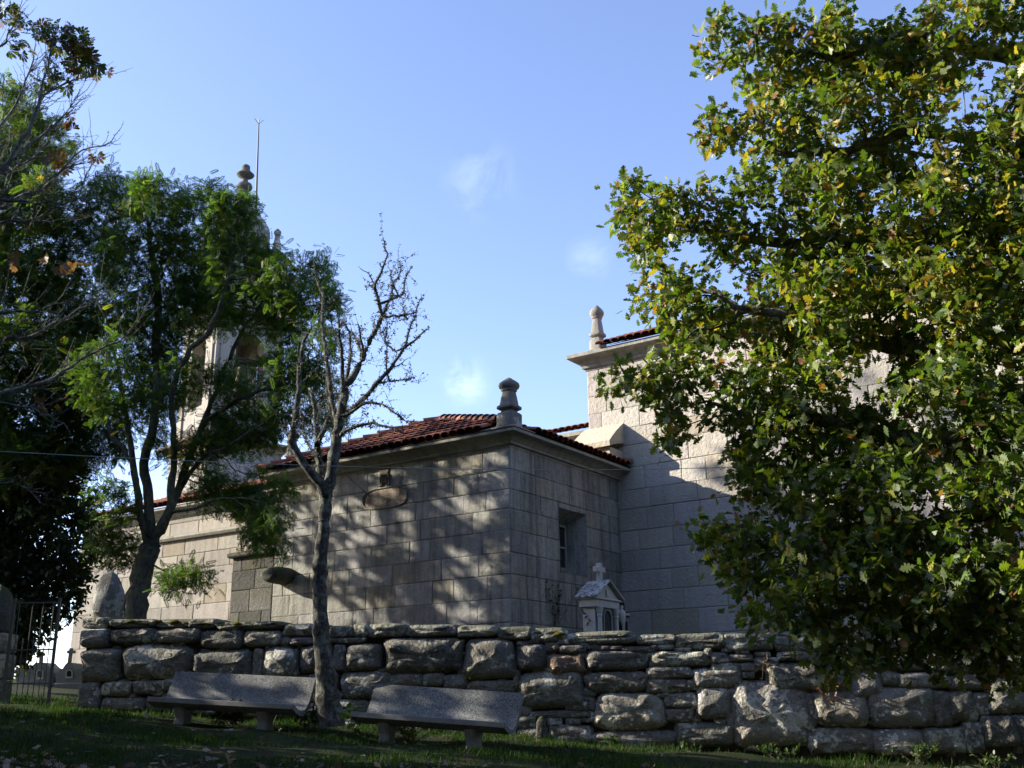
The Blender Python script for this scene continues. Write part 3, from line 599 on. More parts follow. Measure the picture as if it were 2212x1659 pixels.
# left wing, set back behind the sacristy's left corner
WGP = at(590, 1130, 25.0); WG = np.array([WGP[0], WGP[1], 0]) - DL * .6; zs_ = WGP[2]
wz = [2.3, 2.9, 3.35, 3.8, 4.25, 4.7, 5.15, 5.55, zs_ - .06]
WGL = 8.35
wg = MB(); ashlar(wg, back, WG, DL, NL, WGL, wz, seed=51, lens=(.6, 1.6)); 
zt = onplane(597, 1078, WG, NL)[2]
ashlar(wg, back, WG + DR * .18, DL, NL, WGL, [zs_ - .02, zs_ + .42, zt - .0], seed=52, lens=(.7, 1.6)); wg.build('wing_wall', M['ashlar_pink'], church)
mb = MB(); sweep(mb, [(-.25, zs_ - .08), (.10, zs_ - .08), (.14, zs_ - .02), (.13, zs_ + .03), (-.2, zs_ + .13), (-.25, zs_ + .13)], [WG + DL * WGL + DR * 2, WG + DL * WGL, WG], 1); mb.build('string_course', M['cornice'], church)
mb = MB(); sweep(mb, cornice_prof(zt - .03, zt + .27, .30), [WG + DL * WGL + DR * 2.2, WG + DL * WGL + DR * .18, WG + DR * .18], 1); mb.build('wing_cornice', M['cornice'], church, smooth=True, auto=35)
ew = MB(); q = WG + DL * WGL; ashlar(ew, back, q, DR, DL, 6, wz + [zs_ + .4, zt], seed=53); ew.build('wing_end_wall', M['ashlar_pink'], church)
wr = MB(); q = WG + DR * .18 + NL * .34 + UP * 0; q[2] = zt + .30; tile_slope(wr, q, DL, nrm(DR + UP * .35), WGL - .5, 4.0, lambda v: 0, lambda v: WGL - .5, seed=54, maxrows=10); wr.build('wing_roof', M['tile'], church, smooth=True, auto=40)
mb = MB(); qq = q - UP * .03; mb.add([qq, qq + DL * WGL, qq + DL * WGL + DR * 4 + UP * 1.4, qq + DR * 4 + UP * 1.4], [(3, 2, 1, 0)]); mb.build('roof_boarding', M['soffit'], church)
# mossy masonry pier, shade put into its colour, standing against wing and sacristy corner
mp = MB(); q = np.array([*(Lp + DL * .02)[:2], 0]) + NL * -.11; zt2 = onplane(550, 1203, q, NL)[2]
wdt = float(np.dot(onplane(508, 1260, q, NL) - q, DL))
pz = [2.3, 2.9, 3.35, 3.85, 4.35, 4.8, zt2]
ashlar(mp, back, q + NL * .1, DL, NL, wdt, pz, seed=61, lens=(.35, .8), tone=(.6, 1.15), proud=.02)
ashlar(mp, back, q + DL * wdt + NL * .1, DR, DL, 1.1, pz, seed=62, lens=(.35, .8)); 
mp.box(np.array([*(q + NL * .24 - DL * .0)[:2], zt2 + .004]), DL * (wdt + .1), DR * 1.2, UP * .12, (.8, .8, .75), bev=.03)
mp.build('masonry_pier', M['mossblock_shade_toned'], church)
back.build('mortar_backing', M['mortar'], church)
# solid core so light cannot leak through the building
core = MB()
core.box(np.array([*(K + DL * .55 + DR * .1)[:2], 2]), DL * (SL - .6), DR * (SR - .6), UP * 4.6)
core.box(np.array([*(NP - DL * .05 + DR * .05)[:2], 2]), -DL * (NV1 - .2), DR * 5.4, UP * 7.6)
core.box(np.array([*(WG + DR * .25)[:2], 2]), DL * (WGL - .05), DR * 5.6, UP * (zt - 2.1))
core.build('inner_masonry', M['mortar'], church)

# ------------------------------------------------------------------ bell tower
TY = 38.0; tcx = at(532, 355, TY); TC = np.array([tcx[0], TY, 0])
def tz(x, y): return float(at(x, y, TY)[2])
def tr(px): return px / F_PX * TY / .97
tower = thing('bell_tower', (TC[0], TC[1], 3.0), 'slender granite bell tower with domed lantern rising behind the leafy tree', 'bell tower')
zB0, zB1 = tz(600, 968), tz(625, 722); zC1 = tz(600, 568); zD1 = tz(531, 440)
# square base
fn_ = np.array([math.cos(rot_ := math.atan2(-TC[1], -TC[0]) + rad(27)), math.sin(rot_), 0]); bs = MB(); hb_ = 1.5
fl_ = np.array([-fn_[1], fn_[0], 0]) * -1; b0 = TC + (fn_ + fl_) * hb_ * 1.0
bkt = MB()
for (P, u, n_) in ((b0, -fn_, fl_), (b0, -fl_, fn_)): ashlar(bs, bkt, P, u, n_, hb_ * 2, [3, 4, 5, 5.6, 6.2, 6.8, 7.4, 8.0, 8.6, 9.2, 9.8, zB0 - .35], seed=71, lens=(.6, 1.3))
bs.box(TC - (fn_ + fl_) * hb_ * .96 + UP * 3, (fn_ * hb_ * 1.92), (fl_ * hb_ * 1.92), UP * (zB0 - 3.3)); bs.build('tower_base', M['ashlar_pink'], tower)
mb = MB(); c4 = [b0, b0 - fl_ * hb_ * 2, b0 - fl_ * hb_ * 2 - fn_ * hb_ * 2, b0 - fn_ * hb_ * 2]
sweep(mb, cornice_prof(zB0 - .35, zB0 + .02, .38)[:-1] + [(-1.45, zB0 + .02), (-1.45, zB0 - .35)], c4, 1, True, (1.0, .8, .66)); mb.build('base_cornice', M['ashlar_pink'], tower, smooth=True, auto=35)
def octo(r, rot, n=4): return [TC + np.array([r * math.cos(rot + i * 2 * math.pi / n), r * math.sin(rot + i * 2 * math.pi / n), 0]) for i in range(n)]
rot = math.atan2(-TC[1], -TC[0]) + rad(27) + math.pi / 4
def arch_stage(name, r, z0, z1, aw, ah0, ah1, mat, th=.45, pil=.13):
    """square stage with an arched opening in every face"""
    mb = MB(); oc = octo(r, rot)
    for i in range(4):
        A, B = oc[i], oc[(i + 1) % 4]; w = np.linalg.norm(B - A); u = (B - A) / w; n_ = np.array([u[1], -u[0], 0]); mid = (A + B) / 2
        hwA = aw * w / 2; arc = [(hwA * math.cos(math.pi * k / 10), ah1 + hwA * math.sin(math.pi * k / 10)) for k in range(11)]
        def P(x, z, d): return mid + u * x + UP * z - n_ * d
        for d, flip in ((0, False), (th, True)):
            polys = [[(-w / 2, z0), (-hwA, z0), (-hwA, ah1), (-w / 2, ah1)], [(hwA, z0), (w / 2, z0), (w / 2, ah1), (hwA, ah1)], [(-hwA, z0), (hwA, z0), (hwA, ah0), (-hwA, ah0)]]
            for k in range(10):
                (x0, y0), (x1, y1) = arc[k], arc[k + 1]
                e0 = w / 2 * (1 - 2 * k / 10); e1 = w / 2 * (1 - 2 * (k + 1) / 10)
                polys.append([(x0, y0), (e0, z1), (e1, z1), (x1, y1)])
            polys += [[(hwA, ah1), (w / 2, ah1), (w / 2, z1)], [(-hwA, ah1), (-w / 2, z1), (-w / 2, ah1)]]
            for q in polys:
                sc = (w / 2 - d) / (w / 2) if d else 1
                vs = [P(x * (sc if abs(x) > hwA + .001 else 1), z, d) for x, z in q]; mb.add(vs, [tuple(range(len(vs)))[::-1] if flip else tuple(range(len(vs)))])
        jam = [(-hwA, ah0), (hwA, ah0)] + arc
        for k in range(len(jam)):
            (x0, y0), (x1, y1) = jam[k], jam[(k + 1) % len(jam)]
            mb.add([P(x0, y0, 0), P(x1, y1, 0), P(x1, y1, th), P(x0, y0, th)], [(0, 1, 2, 3)], (.9, .82, .7))
        # pilasters at the corner
        for sgn in (-1, 1):
            q = P(sgn * (w / 2 - pil) - (0.0 if sgn > 0 else pil * .0), z0 + .02, -.07) - u * pil * .5
            mb.box(q, u * pil, -n_ * .068, UP * (z1 - z0 - .04), (1.05, 1.02, .98))
        # imposts
        mb.box(P(-w / 2 + pil * .3, ah1 - .08, -.05), u * (w / 2 - hwA - pil * .3), -n_ * .048, UP * .12)
        mb.box(P(hwA, ah1 - .08, -.05), u * (w / 2 - hwA - pil * .3), -n_ * .048, UP * .12)
    return mb.build(name, mat, tower)
rB = 2.77 / math.sqrt(2); zA0 = tz(560, 895); zA1 = tz(560, 772)
arch_stage('belfry_stage', rB, zB0, zB1, .42, zA0, zA1, M['ashlar_pink'], pil=.34)
mb = MB(); mb.loft([[p * 1 + UP * zB0 for p in octo(rB - .02, rot)], [p + UP * (zB0 + .06) for p in octo(rB - .02, rot)]]); mb.build('belfry_floor', M['ashlar_pink'], tower)
mb = MB(); sweep(mb, cornice_prof(zB1, zB1 + .5, .50)[:-1] + [(-1.5, zB1 + .5), (-1.3, zB1)], octo(rB, rot), 1, True); mb.build('belfry_cornice', M['cornice'], tower, smooth=True, auto=35)
rC = 2.05 / math.sqrt(2)
arch_stage('lantern_stage', rC, zB1 + .5, zC1, .30, tz(551, 650), tz(551, 605), M['ashlar'], th=.35, pil=.26)
mb = MB(); sweep(mb, cornice_prof(zC1, zC1 + .36, .30)[:-1] + [(-1.3, zC1 + .36), (-.95, zC1)], octo(rC, rot), 1, True); mb.build('lantern_cornice', M['cornice'], tower, smooth=True, auto=35)
dm = MB(); rings = []
for k in np.linspace(0, 1, 11):
    r = rC * (.88 * math.cos(k * math.pi / 2) ** .8 * (1 - .06 * math.sin(k * 9)) + .15 * k); rings.append([p + UP * (zC1 + .36 + (zD1 - zC1 - .36) * k) for p in octo(max(r * .98, .12), rot, 8)])
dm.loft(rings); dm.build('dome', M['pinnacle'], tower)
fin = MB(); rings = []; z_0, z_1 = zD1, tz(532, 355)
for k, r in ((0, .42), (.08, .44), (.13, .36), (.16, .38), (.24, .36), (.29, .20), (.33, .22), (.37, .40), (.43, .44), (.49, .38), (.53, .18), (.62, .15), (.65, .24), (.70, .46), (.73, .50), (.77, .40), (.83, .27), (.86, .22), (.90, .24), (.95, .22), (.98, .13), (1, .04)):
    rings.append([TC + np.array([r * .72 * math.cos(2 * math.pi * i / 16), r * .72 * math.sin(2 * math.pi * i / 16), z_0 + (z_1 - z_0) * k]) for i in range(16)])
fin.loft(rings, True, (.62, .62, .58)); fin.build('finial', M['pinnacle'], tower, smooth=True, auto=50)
for i in range(4):
    for rr, zz, sc in ((rC + .02, zC1 + .36, .62), (rB + .10, zB1 + .5, .80)):
        p = octo(rr, rot)[i]; pinnacle('corner_finial', p, zz, sc, tower, M['pinnacle'], rot + math.pi / 4, seed=i)
bell = MB(); fn = np.array([math.cos(rot - math.pi / 4), math.sin(rot - math.pi / 4), 0]); bc = TC + fn * .85 + UP * tz(537, 858); rings = []; bh = tz(537, 800) - tz(537, 866); br = tr(22)
for k, r in ((0, 1.0), (.04, .98), (.15, .84), (.3, .70), (.55, .58), (.8, .52), (.92, .44), (1.0, .2), (1.02, .05)):
    rings.append([np.array([bc[0] + br * r * math.cos(2 * math.pi * i / 20), bc[1] + br * r * math.sin(2 * math.pi * i / 20), bc[2] - bh * .1 + bh * k]) for i in range(20)])
bell.loft(rings, True); bt_ = thing('church_bell', (bc[0], bc[1], bc[2] - bh * .1), 'dark bronze bell hanging in the arch of the bell tower', 'bell')
bell.build('bell_body', M['bronze'], bt_, smooth=True, auto=50)
mb = MB(); q = np.array([bc[0], bc[1], bc[2] + bh * .93]); ux = np.array([-fn[1], fn[0], 0])
mb.box(q - ux * .62 - fn * .1, ux * 1.24, fn * .2, UP * .22, bev=.02); mb.build('headstock', M['soffit'], bt_)
rod = thing('lightning_rod', at(552, 440, TY - .6), 'thin tall lightning rod beside the tower finial', 'lightning rod')
mb = MB(); a, b = at(552, 475, TY - .7), at(559, 268, TY - .7); mb.tube([a, a * .5 + b * .5, b], [.05, .04, .025], 6); mb.build('mast', M['iron'], rod)
mb = MB(); tip = at(559, 258, TY - .7)
mb.tube([b, tip], .02, 5)
for k in range(4):
    a_ = k * math.pi / 2 + .4; mb.tube([b, b + np.array([.18 * math.cos(a_), .18 * math.sin(a_), .22])], .012, 4)
mb.build('prongs', M['iron'], rod)

# ------------------------------------------------------------------ benches
def bench(name, A, B, gl, gr_, label):
    """A, B: left and right ends of the front lip"""
    A, B = np.asarray(A), np.asarray(B); L = np.linalg.norm((B - A)[:2]); u = nrm((B - A) * [1, 1, 0]); u = nrm(B - A); d = nrm(np.array([-u[1], u[0], 0])); up = nrm(np.cross(u, d))
    L = np.linalg.norm(B - A); root = thing(name, (A + B) / 2 - UP * .40, label, 'bench', 'concrete benches by the stone wall')
    # cross-section: (depth, height) along the upper face, then thickness below
    top = [(0, 0), (.05, -.012), (.14, -.055), (.24, -.085), (.34, -.085), (.42, -.055), (.48, .0), (.53, .075), (.575, .165), (.61, .25), (.645, .335), (.66, .365)]
    def off(i, th):
        a = np.array(top[max(i - 1, 0)]); b = np.array(top[min(i + 1, len(top) - 1)]); t_ = (b - a) / np.linalg.norm(b - a); return np.array(top[i]) + np.array([t_[1], -t_[0]]) * th
    bot = [off(i, .065) for i in range(len(top))]; bot[0] = np.array([.004, -.062]); bot[-1] = np.array(top[-1]) + [.055, -.02]
    prof = [np.array(p) for p in top] + bot[::-1]
    def sect(s): return [A + u * s + d * p[0] + up * p[1] for p in prof]
    mb = MB(); n = len(prof); k = len(top)
    mb.loft([sect(s) for s in (0, .012, L * .33, L * .66, L - .012, L)], True); mb.f = [f[::-1] for f in mb.f]
    mb.build('curved_slab', M['terrazzo'], root, smooth=True, auto=32)
    lip = MB(); lip.box(A + up * -.064 - d * .006 + u * .004, u * (L - .008), d * .012, up * .066, bev=.004); lip.build('front_edge', M['conc'], root)
    for s in (L * .19, L * .76):
        g = float(ground(*(A + u * s + d * .25)[:2])) - .05
        zt_ = float((A + u * s)[2]) - .115
        rings = []
        for k_ in np.linspace(0, 1, 9):
            z = g + (zt_ - g) * k_; waist = 1 - .34 * math.sin(min(1, k_ * 1.15) * math.pi) ** 1.2
            w = .075 * (1 + .0 * k_); d0, d1 = .27 - .19 * waist + .02 * k_, .27 + .19 * waist
            c = A + u * s
            r = [np.array([*(c + u * a_ + d * b_)[:2], z]) for a_, b_ in ((-w, d0 + .03), (-w + .03, d0), (w - .03, d0), (w, d0 + .03), (w, d1 - .03), (w - .03, d1), (-w + .03, d1), (-w, d1 - .03))]
            rings.append(r)
        lg = MB(); lg.loft(rings); lg.build('leg', M['conc'], root, smooth=True, auto=40)
    return root
bench('stone_bench', at(757, 1537, 14.45), at(1090, 1561, 13.75), 0, 0, 'right of the two curved granite-chip benches, dappled by sun')
bench('stone_bench', at(318, 1505, 15.25), at(634, 1522, 14.75), 0, 0, 'left of the two curved granite-chip benches, in deeper shade')

# ------------------------------------------------------------------ standing stone and iron hook on the wall end
def rough_post(name, base, w, d, h, mat, label, cat, ax, top=.55, seed=0, lean=0.0, parent=None):
    rings = []
    ay = np.array([-ax[1], ax[0], 0])
    for k in np.linspace(0, 1, 14):
        sh = (1 - .12 * k) if k < top else (1 - .12 * k) * max(.02, math.sqrt(max(0, 1 - ((k - top) / (1 - top)) ** 1.7)))
        r = []
        for i in range(20):
            a = 2 * math.pi * i / 20; e = .55
            x = math.copysign(abs(math.cos(a)) ** e, math.cos(a)) * w / 2 * sh; y = math.copysign(abs(math.sin(a)) ** e, math.sin(a)) * d / 2 * sh
            q = Vector((math.cos(a) * 1.2 + seed, math.sin(a) * 1.2, k * 3)); n_ = 1 + .15 * mnoise.noise(q) + .10 * mnoise.noise(q * 3.3) + .05 * mnoise.noise(q * 9)
            r.append(np.asarray(base) + ax * (x * n_ + lean * k) + ay * y * n_ + UP * h * k)
        rings.append(r)
    mb = MB(); mb.loft(rings); o = mb.build(name, mat, parent, smooth=True)
    if label: tag(o, label, cat)
    return o
b = at(230, 1352, 17.65); rough_post('standing_stone', b, .50, .34, at(228, 1232, 17.65)[2] - b[2], M['pinnacle'], 'rough pointed granite block standing on the left end of the wall', 'standing stone', WD3, .45, 3, -.02)
hk = MB(); a = at(259, 1345, 17.7); 
for k in range(2): hk.box(a + WD3 * .05 * k, WD3 * .018, np.array([0, .018, 0]), UP * (.30 + .06 * k))
for k in range(4): hk.box(a + UP * (.06 + .07 * k) + WD3 * .018, WD3 * .034, np.array([0, .014, 0]), UP * .022)
tag(hk.build('iron_bracket', M['iron']), 'small rusty iron ladder bracket between standing stone and tree trunk', 'bracket')

# ------------------------------------------------------------------ gate, pier and tombs at the left
GY = 17.5
pier = thing('gate_pier', at(-25, 1500, GY), 'lichened stone gate pier with rounded cap at left edge', 'gate pier')
a = at(-95, 1530, GY); bq = at(-8, 1530, GY); wq = bq[0] - a[0]; zt_ = at(10, 1365, GY)[2]
mb = MB(); z = a[2] - .4; k = 0
while z < zt_ - .05:
    h = min(.42, zt_ - z); mb.box([a[0] + (.02 if k % 2 else 0), GY, z], [wq - (.03 if k % 2 else 0), 0, 0], [0, .5, 0], [0, 0, h - .012], (.8 + .1 * (k % 3),) * 3, bev=.025); z += h; k += 1
mb.build('pier_shaft', M['field'], pier)
rough_post('pier_cap', [(a[0] + bq[0]) / 2, GY + .25, zt_], wq * .92, .5, at(10, 1258, GY)[2] - zt_, M['mossblock_shade_toned'], None, None, np.array([1., 0, 0]), .3, 9, 0, pier)
gate = thing('iron_gate', at(65, 1535, GY - .1), 'old iron bar gate with spear points standing ajar at left', 'gate')
GYY = GY - .1
def gp(x, y): return at(x, y, GYY)
fx = [gp(x, 1440)[0] for x in (26, 43, 55, 66, 78, 90, 101, 113)]
zlow, zr1, zr2, zsp = gp(70, 1528)[2], gp(70, 1405)[2], gp(70, 1478)[2], gp(70, 1392)[2]; ztop = gp(118, 1292)[2]
fr = MB()
for x in (fx[0] - .09, fx[-1]): fr.box([x - .02, GYY - .02, zlow - .1], [.04, 0, 0], [0, .04, 0], [0, 0, ztop - zlow + .1])
for zz in (zr1, zr2, zlow): fr.box([fx[0] - .07, GYY - .012, zz], [fx[-1] - fx[0] + .05, 0, 0], [0, .024, 0], [0, 0, .022])
zz = gp(105, 1381)[2]; fr.box([fx[5], GYY - .012, zz], [fx[-1] - fx[5] - .02, 0, 0], [0, .024, 0], [0, 0, .022])
zz = ztop - .08; fr.box([fx[0] - .07, GYY - .012, zz], [fx[-1] - fx[0] + .05, 0, 0], [0, .024, 0], [0, 0, .022])
fr.build('gate_frame', M['iron'], gate)
for i, x in enumerate(fx[:-1]):
    br = MB(); sp_ = i % 2 == 1
    zt2_ = (zsp if sp_ else ztop - .06)
    br.tube([[x, GYY, zlow], [x, GYY, zt2_]], .0075, 6)
    if sp_: br.tube([[x, GYY, zt2_ - .02], [x, GYY, zt2_ + .02], [x, GYY, zt2_ + .10]], [.008, .020, .001], 6)
    br.build('bar', M['iron'], gate)
MY = 26.0
def tomb_niche(label, outline, niche, cross, base, lean):
    P = lambda x, y: at(x * .1898, 1344 + y * .1898, MY)
    pts = [P(*q) for q in outline]; root = thing('niche_tomb', (np.mean([p[0] for p in pts]), MY, min(p[2] for p in pts) - .3), label, 'tomb', 'cemetery tombs beyond the gate')
    mb = MB(); n = len(pts); bk_ = [p + np.array([0, .6, 0]) for p in pts]
    mb.add(pts + bk_, [tuple(range(n))[::-1], tuple(range(n, 2 * n))] + [(i, (i + 1) % n, n + (i + 1) % n, n + i) for i in range(n)]); mb.build('tomb_body', M['conc'], root)
    x0, y0, x1, y1 = niche; nb = MB()
    arc = [P(x0, y1), P(x1, y1), P(x1, y0 + 28)] + [P((x0 + x1) / 2 + (x1 - x0) / 2 * math.cos(a), y0 + 28 - 28 * math.sin(a)) for a in np.linspace(.4, math.pi - .4, 6)] + [P(x0, y0 + 28)]
    c = np.mean(arc, axis=0); inn = [c + (p - c) * .72 for p in arc]; f_ = np.array([0, -.03, 0]); n = len(arc)
    nb.loft([[p + f_ * 0 for p in arc], [p + f_ for p in arc], [p + f_ for p in inn], [p + f_ * .2 for p in inn]], False); no = nb.build('niche_frame', M['marble'], root)
    pn = MB(); pn.add([p + f_ * .25 for p in inn], [tuple(range(n))]); pn.build('niche_glass', M['glass'], no)
    cx_, ct, ca, hw_, cb = cross; cr_ = MB(); w = .036 
    A, T = P(cx_ - lean, cb), P(cx_, ct); up_ = nrm(T - A); h_ = np.linalg.norm(T - A); cr_.box(A - [w, 0, .02], [2 * w, 0, 0], [0, .09, 0], up_ * (h_ + .02), bev=.008)
    L_ = P(cx_ - hw_, ca); Rr = P(cx_ + hw_, ca); cr_.box(L_ - [0, .004, w], Rr - L_, [0, .098, 0], [0, 0, 2 * w], bev=.008); cr_.build('cross', M['conc'], root)
    b = base; bb = MB(); a_ = P(b[0], b[3]); bb.box(a_ + np.array([0, -.12, -.5]), P(b[2], b[3]) - a_, [0, .9, 0], [0, 0, P(b[0], b[1])[2] - a_[2] + .5], bev=.02); bb.build('plinth', M['conc'], root)
tomb_niche('grey niche tomb with rounded cross and sloping shoulders, seen through gate', [(180, 700), (180, 522), (340, 518), (385, 478), (405, 460), (512, 460), (540, 490), (578, 522), (582, 575), (606, 575), (606, 700)], (418, 545, 497, 650), (465, 332, 366, 34, 462), (180, 692, 612, 770), 8)
tomb_niche('grey niche tomb with slender leaning cross, beside the wall end', [(632, 700), (632, 580), (672, 578), (674, 530), (712, 530), (740, 485), (764, 462), (818, 462), (835, 495), (850, 530), (876, 532), (880, 578), (930, 580), (930, 700)], (752, 542, 830, 638), (803, 294, 337, 43, 462), (625, 692, 960, 765), 22)
cwl = MB(); a = at(-200, 1475, 30.0); cwl.box([a[0], 30, a[2] - 1], [9.0, 0, 0], [0, .4, 0], [0, 0, 1.06], bev=.03); tag(cwl.build('cemetery_wall', M['conc']), 'low plain cemetery wall far behind the gate', 'wall')

# ------------------------------------------------------------------ white marble tomb and dark cross in front of the nave
TP = at(1288, 1366, 18.6); TP = np.array([TP[0], TP[1], TP[2]])
wt = thing('white_tomb', TP - UP * .5, 'white marble gravestone shaped like a small temple with cross', 'tomb')
TW = .80; TDp = .25
def tpx(y): return float(onplane(1288, y, TP, NR)[2])
zb, zen0, zen1, zpk = TP[2] - .6, tpx(1311), tpx(1295), tpx(1258) + .05
def tq(r, l, z): return np.array([*(TP + DR * r + DL * l)[:2], z])
mb = MB(); mb.box(tq(.03, .03, zb), DR * (TW - .06), DL * TDp, UP * (zen0 - zb), bev=.006); mb.build('tomb_body', M['marble'], wt)
mb = MB(); mb.box(tq(-.03, -.03, zen0 + .003), DR * (TW + .06), DL * (TDp + .1), UP * (zen1 - zen0), bev=.008); mb.box(tq(-.06, -.06, zen1 + .005), DR * (TW + .12), DL * (TDp + .16), UP * .035, bev=.008); mb.build('entablature', M['marble'], wt)
zr = zen1 + .045; hpk = .27
pd = MB(); A, B, C_ = tq(-.02, -.02, zr), tq(TW + .02, -.02, zr), tq(TW / 2, -.02, zr + hpk); bkk = DL * (TDp + .06)
pd.add([A, B, C_, A + bkk, B + bkk, C_ + bkk], [(0, 2, 1), (3, 4, 5), (0, 1, 4, 3), (1, 2, 5, 4), (2, 0, 3, 5)]); 
pd.box(tq(TW / 2 - .06, -.05, zr + .03), DR * .12, DL * .03, UP * .12, bev=.005); pd.build('pediment', M['marble'], wt)
for sgn in (-1, 1):
    rf = MB(); e0 = tq(TW / 2 + sgn * (TW / 2 + .10), -.10, zr + .004 - .02); pk = tq(TW / 2, -.10, zr + hpk + .03); rf.box(e0 if sgn < 0 else pk, (pk - e0) if sgn < 0 else (e0 - pk), DL * (TDp + .22), UP * .035, bev=.006)
    rf.build('roof_slab', M['slab'] if sgn < 0 else M['marble'], wt)
for r in (.05, TW - .15):
    cl = MB(); rings = []; 
    for z_, rr in ((zb, .05), (zb + .1, .045), (zen0 - .16, .042), (zen0 - .15, .055), (zen0 - .13, .055), (zen0 - .12, .045), (zen0 - .05, .065), (zen0, .07)):
        rings.append([tq(r + .05 + rr * math.cos(2 * math.pi * i / 12), -.02 + rr * math.sin(2 * math.pi * i / 12), z_) for i in range(12)])
    cl.loft(rings); cl.build('column', M['marble'], wt, smooth=True, auto=50)
nf = MB(); zc0, zc1 = zb + .2, tpx(1345)
arc = [tq(.27, .015, zc0), tq(.55, .015, zc0), tq(.55, .015, zc1 + .12)] + [tq(.41 + .14 * math.cos(a), .015, zc1 + .12 + .14 * math.sin(a)) for a in np.linspace(.3, math.pi - .3, 8)] + [tq(.27, .015, zc1 + .12)]
c = np.mean(arc, axis=0); inn = [c + (p - c) * .86 for p in arc]; n = len(arc); f_ = -DL * .03
nf.loft([[p for p in arc], [p + f_ for p in arc], [p + f_ for p in inn], [p + f_ * .3 for p in inn]], False); no = nf.build('niche_frame', M['conc'], wt)
ng = MB(); ng.add([p + f_ * .35 for p in inn], [tuple(range(n))]); ng.build('niche_glass', M['glass'], no)
cr_ = MB(); zc = zr + hpk + .02; ct = float(onplane(1296, 1216, TP + DR * TW / 2 + DL * .1, NR)[2]); cw_ = .045; q = tq(TW / 2 - cw_, .08, zc)
cr_.box(q, DR * cw_ * 2, DL * .09, UP * (ct - zc), bev=.006); zc2 = zc + (ct - zc) * .52; cr_.box(tq(TW / 2 - .145, .077, zc2), DR * .29, DL * .096, UP * .095, bev=.006); cr_.build('cross', M['marble'], wt)
sprig = MB()
for (l, z_, a_) in ((.10, -.22, .8), (.17, -.16, -.5), (.20, -.10, .3), (.24, -.05, 1.0), (.14, -.28, -.9)):
    c = tq(.022, .04 + l, zen0 + z_); e = DL * math.cos(a_) + UP * math.sin(a_); f2 = DL * -math.sin(a_) + UP * math.cos(a_); sprig.add([c - e * .055, c + f2 * .018, c + e * .055, c - f2 * .018], [(0, 1, 2, 3)])
sprig.build('leaf_ornament', M['black'], wt)
# small dark cross with pale figure
gc = at(1347, 1375, 19.2); gm = thing('grave_cross', gc - UP * .3, 'small black grave cross with pale carved figure beside white tomb', 'grave cross')
mb = MB(); z0_ = gc[2] - .3; top_ = float(at(1347, 1301, 19.2)[2]); 
mb.box(gc * [1, 1, 0] + np.array([-.05, .06, z0_]), [.1, 0, 0], [0, .06, 0], UP * (top_ - z0_), bev=.008); mb.box(gc * [1, 1, 0] + np.array([-.14, .058, top_ - .26]), [.28, 0, 0], [0, .064, 0], UP * .09, bev=.008); 
mb.box(gc * [1, 1, 0] + np.array([-.16, .10, z0_]), [.26, 0, 0], [0, .12, 0], UP * .58, bev=.02); mb.build('cross_slab', M['black'], gm)
mb = MB(); rings = []
for z_, rx in ((.0, .018), (.15, .020), (.28, .028), (.36, .05), (.42, .066), (.50, .072), (.56, .062), (.585, .03), (.60, .022), (.625, .032), (.655, .030), (.68, .012)):
    k = (top_ - gc[2] + .02) / .70; rings.append([gc * [1, 1, 0] + np.array([rx * math.cos(2 * math.pi * i / 12) + .012 * math.sin(z_ * 9), .045 + .6 * rx * math.sin(2 * math.pi * i / 12), gc[2] - .05 + z_ * k]) for i in range(12)])
mb.loft(rings); mb.box(gc * [1, 1, 0] + np.array([-.135, .03, top_ - .245]), [.27, 0, 0], [0, .02, 0], UP * .055, bev=.008); mb.build('pale_figure', M['marble'], gm, smooth=True, auto=50)

# ------------------------------------------------------------------ overhead cable
p0, p1 = at(-220, 962, 12.0), onplane(1790, 1000, NP, NL); n_ = 40
mb = MB(); cp = [p0 + (p1 - p0) * k - UP * .85 * k * (1 - k) * 1.0 for k in np.linspace(0, 1, n_)]; mb.tube(cp, .006, 5)
tag(mb.build('overhead_cable', M['cable'], smooth=True), 'thin grey cable sagging across the scene to the nave wall', 'cable')

